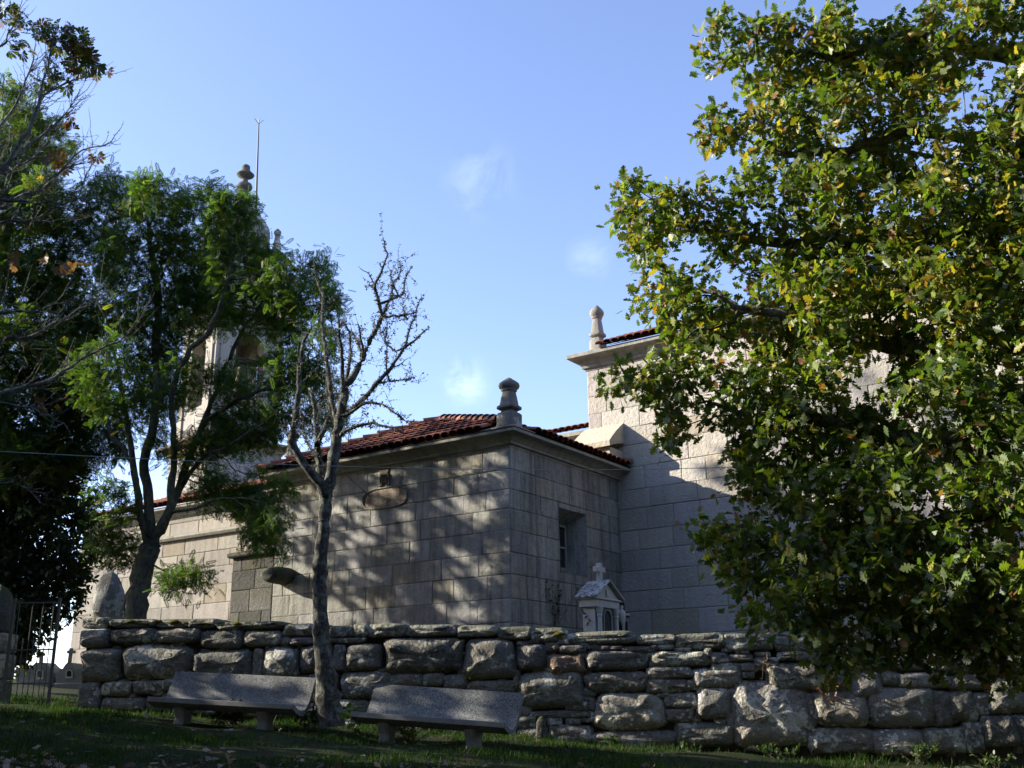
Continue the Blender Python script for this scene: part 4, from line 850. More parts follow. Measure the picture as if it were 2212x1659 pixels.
# ------------------------------------------------------------------ trees: growth, bark, leaves
def rs(poly, step):
    out = [np.asarray(poly[0], float)]
    for a, b in zip(poly[:-1], poly[1:]):
        a, b = np.asarray(a, float), np.asarray(b, float); k = max(1, int(round(np.linalg.norm(b - a) / step)))
        for i in range(1, k + 1): out.append(a + (b - a) * i / k)
    return out
class Tree:
    def __init__(s, seed=0): s.p, s.par, s.rmin = [], [], []; s.rg = np.random.default_rng(seed)
    def limb(s, poly, step=.2, wob=.02, r0=None, r1=None, root=False):
        pts = rs(poly, step); 
        if root or not s.p: last = -1; k0 = 0
        else:
            d = np.linalg.norm(np.array(s.p) - pts[0], axis=1); last = int(d.argmin()); k0 = 0 if d[last] > .25 * step else 1
        for i, q in enumerate(pts[k0:]):
            k = (i + k0) / max(1, len(pts) - 1)
            s.p.append(q + s.rg.normal(0, wob, 3) * (0 if i == 0 and last < 0 else 1)); s.par.append(last); s.rmin.append(0 if r0 is None else r0 + (r1 - r0) * k); last = len(s.p) - 1
        return last
    def colonize(s, A, step, di=1e9, dk=.3, iters=120, jit=.25, trop=(0, 0, .0), minz=None):
        A = np.asarray(A, float); P = np.array(s.p); near = np.zeros(len(A), int); dist = np.full(len(A), 1e9)
        for c0 in range(0, len(P), 400):
            D = np.linalg.norm(A[:, None] - P[None, c0:c0 + 400], axis=2); j = D.argmin(1); dm_ = D[np.arange(len(A)), j]; m = dm_ < dist; dist[m] = dm_[m]; near[m] = j[m] + c0
        alive = dist > dk; used = {}
        for it in range(iters):
            idx = np.where(alive & (dist < di))[0]
            if len(idx) == 0: break
            v = A[idx] - np.array([s.p[k] for k in near[idx]]); v /= np.linalg.norm(v, axis=1)[:, None] + 1e-9
            acc = {}
            for k, q in zip(near[idx], v): acc.setdefault(int(k), []).append(q)
            new = []
            for k, L in acc.items():
                if used.get(k, 0) > 3: 
                    continue
                used[k] = used.get(k, 0) + 1
                d = np.mean(L, axis=0) + s.rg.normal(0, jit, 3) + np.asarray(trop); s.p.append(s.p[k] + nrm(d) * step * s.rg.uniform(.8, 1.2)); s.par.append(k); s.rmin.append(0); new.append(len(s.p) - 1)
            if not new: break
            NPt = np.array([s.p[k] for k in new])
            for c0 in range(0, len(NPt), 400):
                sub_ = NPt[c0:c0 + 400]; ia = np.where(alive)[0]; D = np.linalg.norm(A[ia][:, None] - sub_[None], axis=2); j = D.argmin(1); dm_ = D[np.arange(len(ia)), j]; m = dm_ < dist[ia]; dist[ia[m]] = dm_[m]; near[ia[m]] = np.array(new)[c0 + j[m]]
            alive &= dist > dk
    def radii(s, r_tip, r_root, scale=None):
        n = len(s.p); ch = [[] for _ in range(n)]
        for i, p in enumerate(s.par):
            if p >= 0: ch[p].append(i)
        cnt = np.zeros(n)
        for i in range(n - 1, -1, -1): cnt[i] = max(1, sum(cnt[c] for c in ch[i]))
        roots = [i for i in range(n) if s.par[i] < 0]; e = math.log(max(cnt[roots[0]], 2)) / math.log(r_root / r_tip)
        r = r_tip * cnt ** (1 / e); r = np.maximum(r, np.array(s.rmin)) if scale is None else r
        s.r, s.ch, s.cnt = r, ch, cnt; return r
    def mesh(s, name, mat, parent, flare=1.0, lump=0.0, tintfn=None):
        mb = MB(); P = s.p
        starts = [i for i in range(len(P)) if s.par[i] < 0]; stack = [(i, -1) for i in starts]
        while stack:
            i, frm = stack.pop(); pts, rr = [], []
            if frm >= 0: pts.append(P[frm]); rr.append(min(s.r[frm], s.r[i] * 1.25))
            k = i
            while True:
                pts.append(P[k]); rr.append(s.r[k])
                c = s.ch[k]
                if not c: break
                m = max(c, key=lambda q: s.r[q] + 1e-6 * s.cnt[q])
                for q in c:
                    if q != m: stack.append((q, k))
                k = m
            if len(pts) < 2: continue
            if frm < 0 and flare > 1: rr = [q * (1 + (flare - 1) * math.exp(-j * .9)) for j, q in enumerate(rr)]
            rr[-1] *= .5; mx_ = max(rr); n = 12 if mx_ > .08 else (7 if mx_ > .025 else (5 if mx_ > .01 else 3))
            if lump: rr = [q * (1 + lump * s.rg.normal()) for q in rr]
            mb.tube(pts, rr, n, cap=False)
            if mx_ > .05:
                b = len(mb.v) - n * len(pts)
                for q in range(n * len(pts)):
                    v = Vector(mb.v[b + q]); c_ = Vector(pts[q // n]); dlt = v - c_; f_ = 1 + .22 * mnoise.noise(v * 5) + .10 * mnoise.noise(v * 14); mb.v[b + q] = tuple(c_ + dlt * f_)
        o = mb.build(name, mat, parent, smooth=True); return o
def ell_points(blobs, n, seed, shell=.35, clump=0.0, cs=1.1):
    """attraction points through a union of ellipsoids (centre xyz, radii xyz)"""
    rg = np.random.default_rng(seed); vol = np.array([b[3] * b[4] * b[5] for b in blobs]); vol = vol ** .8; out = []
    for b, k in zip(blobs, np.round(n * vol / vol.sum()).astype(int)):
        d = rg.normal(size=(k, 3)); d /= np.linalg.norm(d, axis=1)[:, None]; r = rg.uniform(shell ** 3, 1, k) ** (1 / 3); out.append(np.array(b[:3]) + d * r[:, None] * np.array(b[3:]))
    out = np.concatenate(out)
    if clump:
        f = np.array([mnoise.noise(Vector(q) * cs) for q in out]); out = out[f + rg.uniform(-.12, .12, len(out)) > clump]
    return out
def pxblob(x, y, Y, rx, ry, rd): 
    c = at(x, y, Y); k = Y / F_PX / .97; return (*c, rx * k, rd, ry * k)
def oak_template():
    side = [(.02, .015), (.17, .04), (.20, .13), (.27, .15), (.34, .06), (.36, .24), (.46, .27), (.53, .09), (.55, .33), (.67, .33), (.71, .10), (.76, .23), (.86, .20), (.90, .10), (.98, .07), (1.0, .0)]
    V_ = [(0, 0, 0), (1.0, 0, -.10)]
    L_ = [(x, y, -.10 * x * x + .10 * y + .03 * math.sin(x * 20)) for x, y in side[:-1]]; Rr = [(x, -y * .96, z) for x, y, z in L_]
    V_ += L_ + Rr; n = len(L_); pl_ = [0] + list(range(2, 2 + n)) + [1]; pr_ = [1] + list(range(2 + 2 * n - 1, 2 + n - 1, -1)) + [0]
    pl_ = pl_[::-1]; pr_ = pr_[::-1]
    return np.array(V_), [np.array(pl_), np.array(pr_)]
def pinnate_template(k=8):
    V_, F_ = [], []
    for i in range(k):
        x = .18 + .72 * i / (k - 1)
        for sg in (-1, 1):
            b = len(V_); ln = .25 * (1 - .25 * abs(i / (k - 1) - .4)); w = .046; dx = .09; z0 = -.22 * x * x
            V_ += [(x, 0, z0), (x + dx * .4 + w, sg * ln * .5, z0 + .03), (x + dx, sg * ln, z0 - .03), (x + dx * .4 - w, sg * ln * .55, z0 + .03)]; F_.append([b, b + 1, b + 2, b + 3] if sg > 0 else [b + 3, b + 2, b + 1, b])
    b = len(V_); V_ += [(.9, 0, -.18), (1.0, .07, -.2), (1.16, 0, -.27), (1.0, -.07, -.2)]; F_.append([b + 3, b + 2, b + 1, b])
    b = len(V_); V_ += [(0, .008, 0), (.95, .004, -.2), (.95, -.004, -.2), (0, -.008, 0)]; F_.append([b, b + 1, b + 2, b + 3])
    return np.array(V_), [np.array(f) for f in F_]
def palm_template():
    V_, F_ = [], []
    for i in range(7):
        a = (i - 3) * .52; ln = (1.0 - .11 * abs(i - 3)); c, s_ = math.cos(a), math.sin(a); b = len(V_)
        for (x, y, z) in ((.05, 0, 0), (.5, .09, .02), (.74, .16, -.04), (1.0, 0, -.20), (.74, -.16, -.04), (.5, -.09, .02)):
            x *= ln; V_.append((x * c - y * s_, x * s_ + y * c, z))
        F_.append(list(range(b, b + 6)))
    return np.array(V_), [np.array(f) for f in F_]
def simple_template():
    V_ = [(0, 0, 0), (.35, .24, .04), (.75, .20, .0), (1.0, 0, -.10), (.75, -.20, .0), (.35, -.24, .04)]
    return np.array(V_), [np.arange(6)]
def blade_template():
    V_ = [(0, .05, 0), (0, -.05, 0), (.5, -.04, .06), (.5, .04, .06), (1.0, 0, .30)]
    return np.array(V_), [np.array([0, 1, 2, 3]), np.array([3, 2, 4])]
def leaves(name, tmpl, P, A, N, size, cols, mat, parent, origin=None, widthvar=0.0, seed=0):
    V_, F_ = tmpl; n = len(P); rg = np.random.default_rng(seed)
    A = A / (np.linalg.norm(A, axis=1)[:, None] + 1e-9); B = np.cross(N, A); B /= np.linalg.norm(B, axis=1)[:, None] + 1e-9; N2 = np.cross(A, B)
    curl = rg.uniform(-.5, 1.6, n)[:, None]
    w = np.ones((n, 1)) if not widthvar else rg.uniform(1 - widthvar, 1 + widthvar, (n, 1))
    verts = P[:, None] + size[:, None, None] * (A[:, None] * V_[None, :, :1] + (B * w)[:, None] * V_[None, :, 1:2] + (N2 * curl)[:, None] * V_[None, :, 2:3])
    verts = verts.reshape(-1, 3); k = len(V_); base = (np.arange(n) * k)[:, None]; bylen = {}
    for f in F_: bylen.setdefault(len(f), []).append(base + f[None])
    polys = [np.concatenate(q) for q in bylen.values()]
    return np_mesh(name, verts, polys, mat, parent, np.repeat(cols, k, axis=0), False, origin)
def pick(rg, n, pal, wts, P=None, clump=0.0, jit=.25, hb=0.0):
    pal = np.array(pal); wts = np.array(wts, float); cw_ = np.cumsum(wts / wts.sum()); r = rg.uniform(size=n)
    if P is not None and clump: 
        f = np.array([mnoise.noise(Vector(p) * 1.1) + .6 * mnoise.noise(Vector(p) * 4.5) for p in P]) + hb * (P[:, 2] - P[:, 2].mean()); r = np.clip(r + clump * f, 0, .9999)
    c = pal[np.searchsorted(cw_, r).clip(0, len(pal) - 1)]; return c * rg.uniform(1 - jit, 1 + jit, (n, 1))
def tip_spots(T, rmax, per, rg, spread=.06):
    """leaf positions along the twigs: point, direction of the twig"""
    P_, D_ = [], []
    for i, p in enumerate(T.par):
        if p < 0 or T.r[i] > rmax: continue
        a, b = T.p[p], T.p[i]; k = per + (per if not T.ch[i] else 0); d = nrm(b - a)
        for _ in range(rg.poisson(k)): P_.append(a + (b - a) * rg.uniform(0, 1.05) + rg.normal(0, spread, 3)); D_.append(d)
    return np.array(P_), np.array(D_)
def dirs(rg, D, out=1.0, rnd=.8, down=.3):
    v = D * out + rg.normal(0, rnd, D.shape); v[:, 2] -= down; return v
def norms(rg, n, up=.8, rnd=.6, toward=None):
    v = rg.normal(0, rnd, (n, 3)); v[:, 2] += up
    if toward is not None: v += np.asarray(toward)
    return v

# --- the oak on the right
OB = [(1555, 95, 9.6, 62, 50), (1680, 125, 9.5, 110, 80), (1850, 110, 9.2, 140, 120), (2030, 100, 8.9, 150, 140), (2200, 110, 8.5, 140, 160),
      (1535, 285, 9.7, 42, 26), (1660, 290, 9.6, 105, 85), (1820, 300, 9.3, 150, 120), (2000, 290, 9, 160, 130), (2190, 340, 8.5, 140, 150),
      (1350, 435, 9.8, 52, 55), (1440, 500, 9.8, 105, 95), (1600, 470, 9.6, 120, 105), (1780, 480, 9.3, 150, 130), (1980, 500, 8.9, 160, 140), (2180, 560, 8.5, 130, 160),
      (1430, 625, 9.7, 82, 70), (1580, 640, 9.5, 130, 110), (1780, 680, 9.2, 150, 130), (1990, 700, 8.8, 165, 150), (2180, 790, 8.4, 130, 160),
      (1345, 825, 9.7, 48, 36), (1470, 815, 9.6, 90, 75), (1610, 830, 9.4, 130, 95), (1800, 880, 9.1, 150, 120), (2000, 900, 8.7, 165, 140), (2190, 980, 8.3, 130, 150),
      (1455, 935, 9.6, 32, 50), (1650, 1000, 9.3, 85, 85), (1790, 1060, 9.0, 145, 120), (1990, 1080, 8.6, 170, 140),
      (1535, 1140, 9.4, 50, 32), (1625, 1190, 9.2, 75, 85), (1790, 1240, 8.9, 145, 110), (2000, 1250, 8.5, 175, 120), (2190, 1220, 8.2, 140, 140),
      (1685, 1320, 9.0, 85, 75), (1830, 1355, 8.8, 130, 75), (2010, 1365, 8.5, 150, 70), (2170, 1360, 8.2, 110, 70), (1800, 1425, 8.8, 45, 45), (2190, 1455, 8.1, 50, 30)]
blobs = [pxblob(x, y, Y, rx, ry, .35 + .0045 * min(rx, ry)) for x, y, Y, rx, ry in OB]
ox, oy = 6.3, 9.6; oak = thing('oak_tree', (ox, oy, float(ground(ox, oy))), 'large spreading oak with autumn yellow and brown lobed leaves at right', 'tree')
T = Tree(11); g0 = np.array([ox, oy, float(ground(ox, oy)) - .1])
T.limb([g0, g0 + [-.05, 0, 1.2], g0 + [0.05, .05, 2.6], g0 + [.1, -.05, 4.4], g0 + [-.1, -.1, 6.4], g0 + [-.3, -.2, 8.4]], .25, .02, .30, .12, True)
for st, mid, en in (((0.02, 0, 2.2), (2100, 1330, 8.6), (1830, 1330, 8.9)), ((.05, 0, 2.8), (2090, 1120, 8.7), (1690, 1180, 9.2)), ((.08, 0, 4.0), (2060, 950, 8.8), (1640, 870, 9.4)), ((.1, 0, 4.6), (1990, 760, 8.9), (1500, 620, 9.6)), ((.05, 0, 5.4), (2150, 300, 8.5), (1880, 330, 9.2)), ((0, 0, 5.8), (1900, 520, 9.2), (1500, 500, 9.7)), ((-.1, 0, 6.6), (1960, 285, 9.0), (1700, 330, 9.5)), ((-.2, 0, 7.6), (1950, 80, 9), (1640, 120, 9.5))):
    a = g0 + np.array(st); m, e = at(*mid), at(*en); T.limb([a, a * .55 + m * .45 + UP * .08, m, m * .5 + e * .5 - UP * .1, e], .22, .025)
T.colonize(ell_points(blobs, 9500, 5, .35, -.17, 1.25), .11, dk=.125, iters=130, jit=.22, trop=(0, 0, -.05))
T.radii(.0035, .30); T.mesh('trunk', M['bark_oak'], oak, 1.3)
rg = np.random.default_rng(31); P_, D_ = tip_spots(T, .010, 7.6, rg, .065)
print('oak nodes', len(T.p), 'leaves', len(P_))
cols = pick(rg, len(P_), [(.055, .095, .016), (.082, .125, .018), (.16, .075, .03), (.125, .165, .022), (.24, .12, .03), (.18, .20, .026), (.235, .225, .03), (.32, .24, .03)], [26, 26, 1.8, 24, 2.4, 18, 6, 4.5], P_, .24, hb=.14)
o = leaves('foliage', oak_template(), P_, dirs(rg, D_, .9, .75, .35), norms(rg, len(P_), .7, .7), rg.uniform(.07, .135, len(P_)), cols, M['leaf'], oak, seed=1)

# --- the many-stemmed robinia behind the wall
RY = 18.9; rob = thing('robinia_tree', at(292, 1345, RY), 'many-stemmed tree with fine feathery leaves in front of the bell tower', 'tree')
T = Tree(21); z0 = at(290, 1360, RY)
def PX(L, Y0, Y1): return [at(x, y, Y0 + (Y1 - Y0) * i / max(1, len(L) - 1)) for i, (x, y) in enumerate(L)]
T.limb([z0] + PX([(297, 1290), (312, 1215), (330, 1165)], RY, RY), .15, .01, .20, .19, True)
T.limb(PX([(325, 1190), (300, 1100), (288, 998), (278, 929), (264, 859), (257, 807), (243, 738), (215, 650)], RY, RY - .5), .2, .015, .075, .02)
T.limb(PX([(328, 1175), (322, 1090), (312, 998), (325, 946), (337, 887), (340, 824), (337, 738), (344, 668), (330, 560), (320, 470)], RY, RY + .4), .2, .015, .10, .018)
T.limb(PX([(332, 1170), (368, 1100), (376, 1015), (378, 946), (370, 859), (382, 807), (410, 755), (448, 720), (483, 651), (505, 560)], RY, RY - .9), .2, .015, .08, .018)
T.limb(PX([(335, 1170), (362, 1110), (390, 1045), (417, 963), (441, 911), (465, 845), (486, 790), (520, 720), (570, 650)], RY, RY + .7), .2, .015, .09, .018)
T.limb(PX([(395, 1040), (440, 985), (490, 965), (573, 915), (640, 880)], RY, RY - 1.0), .2, .02, .05, .012)
T.limb(PX([(441, 911), (520, 860), (600, 830), (670, 800)], RY + .3, RY - .4), .2, .02, .04, .012)
T.limb(PX([(288, 998), (240, 940), (215, 860), (190, 800)], RY, RY + .9), .2, .02, .05, .015)
T.limb(PX([(362, 1110), (420, 1095), (500, 1075), (570, 1085), (600, 1130)], RY, RY - 1.2), .2, .02, .03, .008)
T.limb(PX([(312, 1215), (370, 1240), (420, 1245)], RY, RY - .8), .2, .02, .02, .006)
RB = [(250, 430, 90, 60), (340, 440, 80, 70), (430, 450, 90, 70), (500, 470, 60, 60), (210, 540, 70, 90), (320, 560, 110, 100), (430, 560, 100, 100), (520, 570, 80, 80), (580, 590, 55, 60), (620, 620, 40, 60),
      (220, 680, 80, 90), (330, 690, 110, 100), (430, 660, 90, 70), (540, 660, 80, 68), (620, 690, 55, 70), (230, 820, 80, 90), (340, 830, 90, 90), (450, 845, 75, 50), (560, 825, 70, 45), (640, 800, 60, 60), (690, 590, 35, 40), (700, 650, 40, 40),
      (240, 950, 70, 70), (420, 960, 90, 60), (540, 930, 80, 50), (630, 900, 60, 45), (690, 830, 50, 50), (700, 740, 35, 45), (560, 1080, 70, 60), (570, 1150, 45, 45), (470, 1060, 60, 40), (250, 1080, 45, 45), (240, 1180, 40, 40), (400, 1250, 60, 30), (720, 910, 40, 25), (590, 1190, 20, 20)]
blobs = [pxblob(x, y, RY + [.9, -.7, .3, -1.2, 1.3, 0][i % 6], rx, ry, .75) for i, (x, y, rx, ry) in enumerate(RB)]
T.colonize(ell_points(blobs, 6200, 8, .1, -.3, .9), .15, dk=.17, iters=110, jit=.25, trop=(0, 0, .05))
T.radii(.0045, .15); T.mesh('trunk', M['bark'], rob, 1.25)
rg = np.random.default_rng(41); P_, D_ = tip_spots(T, .012, 7.6, rg, .10)
print('robinia nodes', len(T.p), 'leaves', len(P_))
cols = pick(rg, len(P_), [(.047, .082, .017), (.036, .066, .015), (.063, .103, .02), (.10, .13, .023), (.22, .22, .03)], [30, 30, 20, 5, .8], P_, .15)
leaves('foliage', pinnate_template(), P_, dirs(rg, D_, .8, .7, .25), norms(rg, len(P_), .8, .5), rg.uniform(.13, .22, len(P_)), cols, M['leaf_thin'], rob, seed=2)

# --- the dead lichen-covered tree in front of the wall
DY = 15.25; dead = thing('dead_tree', at(712, 1540, DY), 'slender bare tree crusted with grey lichen between the two benches', 'tree')
T = Tree(51)
def dl_(L, r0, r1, dy=0.0, root=False, step=.09): T.limb(PX(L, DY if root else DY, DY + dy), step, .006, r0, r1, root)
dl_([(716, 1570), (711, 1520), (704, 1460), (695, 1390)], .17, .115, 0, True)
dl_([(695, 1390), (692, 1350), (690, 1280), (693, 1200), (699, 1140), (704, 1085), (712, 1045), (720, 1000), (727, 950), (734, 905), (741, 860), (747, 829)], .108, .072)
BR = [([(706, 1075), (694, 1045), (679, 1030), (654, 1000), (629, 955), (638, 894), (646, 840), (647, 790), (655, 735), (674, 705)], .075, .018, -.5), ([(699, 1120), (694, 1045), (688, 990), (685, 934), (680, 880), (672, 840)], .07, .025, .5), ([(685, 960), (700, 930), (715, 890), (706, 850), (708, 800)], .04, .014, .6), ([(688, 990), (665, 960), (648, 930)], .02, .006, .5),
      ([(747, 829), (763, 815), (782, 776), (795, 743), (814, 708), (828, 678), (844, 643), (849, 613), (866, 595)], .06, .012, .5), ([(825, 680), (812, 632), (809, 613), (825, 589), (836, 549), (826, 515)], .028, .008, -.3), ([(846, 646), (871, 635), (876, 600), (890, 576)], .02, .007, .4), ([(831, 684), (860, 682), (898, 676), (906, 649), (912, 638)], .018, .006, -.4),
      ([(737, 903), (768, 878), (790, 857), (812, 831), (844, 794), (874, 752), (895, 735), (928, 707)], .05, .010, -.6), ([(874, 752), (887, 703), (901, 672)], .018, .006, .3), ([(817, 827), (876, 820), (901, 813)], .016, .005, .4), ([(741, 860), (740, 821), (739, 762), (733, 730), (732, 692)], .035, .014, -.5), ([(747, 829), (752, 800), (758, 762), (756, 719), (739, 692)], .032, .012, .5),
      ([(784, 770), (771, 735), (760, 719)], .024, .012, .3), ([(784, 772), (782, 746), (774, 705)], .024, .010, -.3), ([(730, 925), (718, 870), (712, 821), (706, 784), (701, 735), (696, 703), (698, 654), (696, 632), (682, 600), (678, 557)], .045, .008, .8), ([(734, 905), (756, 891), (790, 869), (827, 872), (851, 891), (876, 909), (901, 911)], .028, .006, -.7), ([(727, 955), (740, 934), (777, 918), (808, 915), (845, 923), (870, 934)], .032, .010, -.5),
      ([(735, 640), (782, 762), (800, 750)], .0, .0, 0), ([(809, 613), (795, 590), (773, 577)], .012, .004, -.2), ([(809, 625), (792, 608)], .008, .004, .2), ([(849, 613), (843, 590), (838, 575)], .010, .004, .2), ([(858, 605), (866, 580), (867, 565)], .010, .004, -.2), ([(855, 760), (832, 740), (838, 700), (833, 690)], .012, .004, .5), ([(835, 800), (836, 770), (834, 745)], .012, .005, -.4), ([(844, 794), (860, 790), (875, 780)], .012, .006, .3), ([(880, 690), (868, 660), (880, 640)], .008, .003, .3)]
for L, a, b, dy in BR:
    if a > 0: dl_(L, a, b, dy)
nb = len(T.p); rg = np.random.default_rng(52)
for i in rg.choice(np.arange(70, nb), 330):
    d = nrm(rg.normal(0, 1, 3) + [0, 0, .6]); L_ = rg.uniform(.12, .45); a = T.p[i]; b = a + d * L_ * .5 + rg.normal(0, .02, 3); c = a + d * L_ + UP * L_ * .15; T.limb([a, b, c], .09, .006, .004, .0012); T.limb([b, b + nrm(rg.normal(0, 1, 3) + [0, 0, .6]) * L_ * .4], .08, .004, .002, .001)
T.radii(.002, .085, None); T.mesh('trunk', M['bark_dead'], dead, 1.15, lump=.07)
P_, A_l, S_ = [], [], []
for i, p in enumerate(T.par):
    if p < 0 or T.r[i] > .06: continue
    a, b = T.p[p], T.p[i]
    for _ in range(rg.poisson(15 if T.r[i] > .006 else 3)):
        d = nrm(np.cross(nrm(b - a), rg.normal(size=3))); P_.append(a + (b - a) * rg.uniform() + d * T.r[i] * .7); A_l.append(d + rg.normal(0, .4, 3)); S_.append(rg.uniform(.015, .04) * (1.5 if rg.uniform() < .12 else 1))
P_, A_l = np.array(P_), np.array(A_l); cols = pick(rg, len(P_), [(.22, .24, .20), (.14, .15, .12), (.09, .085, .07), (.30, .32, .25)], [30, 35, 30, 8])
leaves('lichen', simple_template(), P_, A_l, norms(rg, len(P_), .2, .9), np.array(S_), cols, M['lichen'], dead, seed=3)

# --- lichened chestnut reaching in from the left
CY3 = 12.5; che = thing('chestnut_tree', (at(-220, 1500, CY3)[0], CY3, float(ground(at(-220, 1500, CY3)[0], CY3))), 'chestnut with pale lichened twigs and browning leaves at left edge', 'tree')
T = Tree(61); x0 = at(-220, 1500, CY3)[0]; g0 = np.array([x0, CY3, float(ground(x0, CY3)) - .1])
T.limb([g0, g0 + [.05, 0, 2], at(-205, 900, CY3), at(-190, 500, CY3), at(-170, 150, CY3), at(-150, -150, CY3)], .2, .015, .17, .07, True)
for L, r0, r1, dy in (([(-195, 600), (-80, 495), (0, 480), (70, 478), (146, 474)], .05, .008, .3), ([(-190, 520), (-80, 440), (0, 432), (60, 437), (115, 442)], .045, .010, -.2), ([(-195, 640), (-60, 480), (60, 420), (114, 392), (146, 354), (180, 323), (240, 310)], .05, .006, .4), ([(-190, 560), (-60, 420), (20, 350), (60, 290), (90, 210), (104, 140), (120, 80)], .05, .008, -.3),
                     ([(-185, 420), (-60, 330), (10, 270), (50, 190), (70, 130)], .04, .008, .2), ([(-205, 880), (-80, 760), (0, 735), (69, 724), (149, 682), (215, 645)], .05, .006, .3), ([(-205, 960), (-80, 870), (0, 852), (104, 824), (167, 779), (250, 738), (299, 700)], .05, .006, .6), ([(-205, 1000), (-60, 880), (0, 873), (60, 880), (139, 915)], .03, .006, -.2), ([(-200, 800), (-60, 690), (0, 676), (87, 668), (150, 650)], .035, .006, -.5),
                     ([(60, 437), (100, 390), (150, 360), (190, 345)], .012, .004, .1), ([(70, 478), (120, 450), (170, 420), (185, 385)], .014, .004, -.1), ([(20, 350), (70, 310), (130, 260), (160, 220)], .02, .005, .2), ([(90, 210), (140, 180), (190, 165), (215, 160)], .012, .004, .1), ([(-180, 300), (-60, 160), (10, 90), (40, 30)], .035, .006, .1), ([(-60, 420), (0, 380), (60, 350), (110, 300), (140, 290)], .02, .005, .3), ([(-205, 1100), (-60, 1040), (30, 1045), (100, 1075)], .025, .006, .2)):
    T.limb(PX(L, CY3, CY3 + dy), .12, .012, r0, r1)
nb = len(T.p); rg = np.random.default_rng(62)
for i in rg.choice(np.arange(45, nb), 900):
    a = T.p[i]; d = nrm(nrm(a - T.p[T.par[i]]) * .8 + rg.normal(0, .6, 3) + [.25, 0, .35]); L_ = rg.uniform(.15, .6); b = a + d * L_ * .5; c = a + d * L_ + UP * L_ * .2; T.limb([a, b, c], .12, .008, .006, .0025)
T.radii(.0025, .12, None); T.mesh('trunk', M['bark_pale'], che, 1.2)
P_, A_l, S_ = [], [], []
for i, p in enumerate(T.par):
    if p < 0 or T.r[i] > .05: continue
    a, b = T.p[p], T.p[i]
    for _ in range(rg.poisson(2.2)):
        d = nrm(np.cross(nrm(b - a), rg.normal(size=3))); P_.append(a + (b - a) * rg.uniform() + d * T.r[i] * .7); A_l.append(d + rg.normal(0, .4, 3)); S_.append(rg.uniform(.012, .03))
P_, A_l = np.array(P_), np.array(A_l); cols = pick(rg, len(P_), [(.20, .22, .18), (.12, .13, .10), (.28, .30, .25)], [30, 35, 12])
leaves('lichen', simple_template(), P_, A_l, norms(rg, len(P_), .2, .9), np.array(S_), cols, M['lichen'], che, seed=4)
LB = [(140, 90, 60, 40, 70), (175, 130, 40, 35, 40), (110, 160, 40, 40, 30), (205, 150, 30, 22, 16), (75, 60, 40, 30, 22), (20, 30, 30, 35, 26), (40, 95, 35, 30, 16), (195, 330, 20, 14, 4), (120, 350, 30, 25, 6), (150, 260, 30, 30, 5), (160, 575, 35, 20, 4), (110, 860, 30, 25, 4), (50, 560, 50, 30, 3)]
P_, c_ = [], []
for i, (x, y, rx, ry, k) in enumerate(LB):
    b = pxblob(x, y, CY3, rx, ry, .3)
    for _ in range(k):
        d = rg.normal(size=3); d = d / np.linalg.norm(d) * rg.uniform() ** .4; P_.append(np.array(b[:3]) + d * np.array(b[3:])); c_.append(1 if i < 7 else 0)
P_ = np.array(P_); cA = pick(rg, len(P_), [(.055, .07, .015), (.04, .05, .013), (.10, .095, .018), (.17, .11, .03), (.13, .06, .025)], [30, 20, 14, 12, 8]); cB = pick(rg, len(P_), [(.13, .06, .02), (.09, .045, .02), (.17, .09, .025)], [1, 1, 1])
cols = np.where(np.array(c_)[:, None] == 1, cA, cB); D_ = np.tile([.5, 0, -.3], (len(P_), 1))
leaves('foliage', palm_template(), P_, dirs(rg, D_, 1, .6, .2), norms(rg, len(P_), .7, .6), rg.uniform(.09, .17, len(P_)), cols, M['leaf'], che, seed=5)

# --- green trees and the dark ivy-clad tree behind the gate
def bush_tree(name, label, base, trunk, blobs, nA, step, dk, rtip, rroot, pal, wts, per, rmax, size, tmpl, seed, mat='leaf_thin', barkm='bark', shell=.3):
    root = thing(name, base, label, 'tree', None); T = Tree(seed); T.limb(trunk, .3, .03, rroot, rroot * .5, True)
    T.colonize(ell_points(blobs, nA, seed, shell), step, dk=dk, iters=70, jit=.25); T.radii(rtip, rroot); T.mesh('trunk', M[barkm], root, 1.3)
    rg = np.random.default_rng(seed + 1); P_, D_ = tip_spots(T, rmax, per, rg, .07); print(name, len(T.p), len(P_))
    cols = pick(rg, len(P_), pal, wts, P_, .15)
    leaves('foliage', tmpl, P_, dirs(rg, D_, .7, .8, .2), norms(rg, len(P_), .8, .6), rg.uniform(*size, len(P_)), cols, M[mat], root, seed=seed + 2); return root
BYY = 19.6; bx = at(-70, 1440, BYY)
GB = [pxblob(x, y, BYY + dy, rx, ry, 1.0) for x, y, rx, ry, dy in ((30, 330, 70, 70, 0), (100, 300, 50, 60, .4), (40, 450, 90, 80, .5), (120, 440, 50, 70, -.5), (30, 600, 100, 90, 0), (110, 590, 70, 80, .6), (30, 750, 100, 90, -.4), (130, 730, 80, 80, .5), (50, 880, 110, 80, 0), (150, 870, 60, 80, .6), (60, 1000, 120, 70, 0), (40, 230, 50, 40, 0), (150, 980, 50, 60, .4), (170, 800, 45, 70, -.3), (-60, 500, 80, 200, 0), (-60, 850, 80, 200, 0))]
pal = [(.058, .094, .019), (.042, .07, .015), (.085, .125, .024), (.12, .145, .022), (.22, .15, .03)]
bush_tree('robinia_tree', 'tall green feathery-leaved tree rising behind the gate at left edge', bx, [bx - UP * .3, bx + UP * 2, at(-60, 900, BYY), at(-10, 650, BYY), at(35, 400, BYY)], GB, 4600, .18, .19, .005, .16, pal, [30, 26, 20, 8, 2], 5.5, .016, (.18, .30), pinnate_template(), 71)
IYY = 20.3; ix = at(40, 1400, IYY)
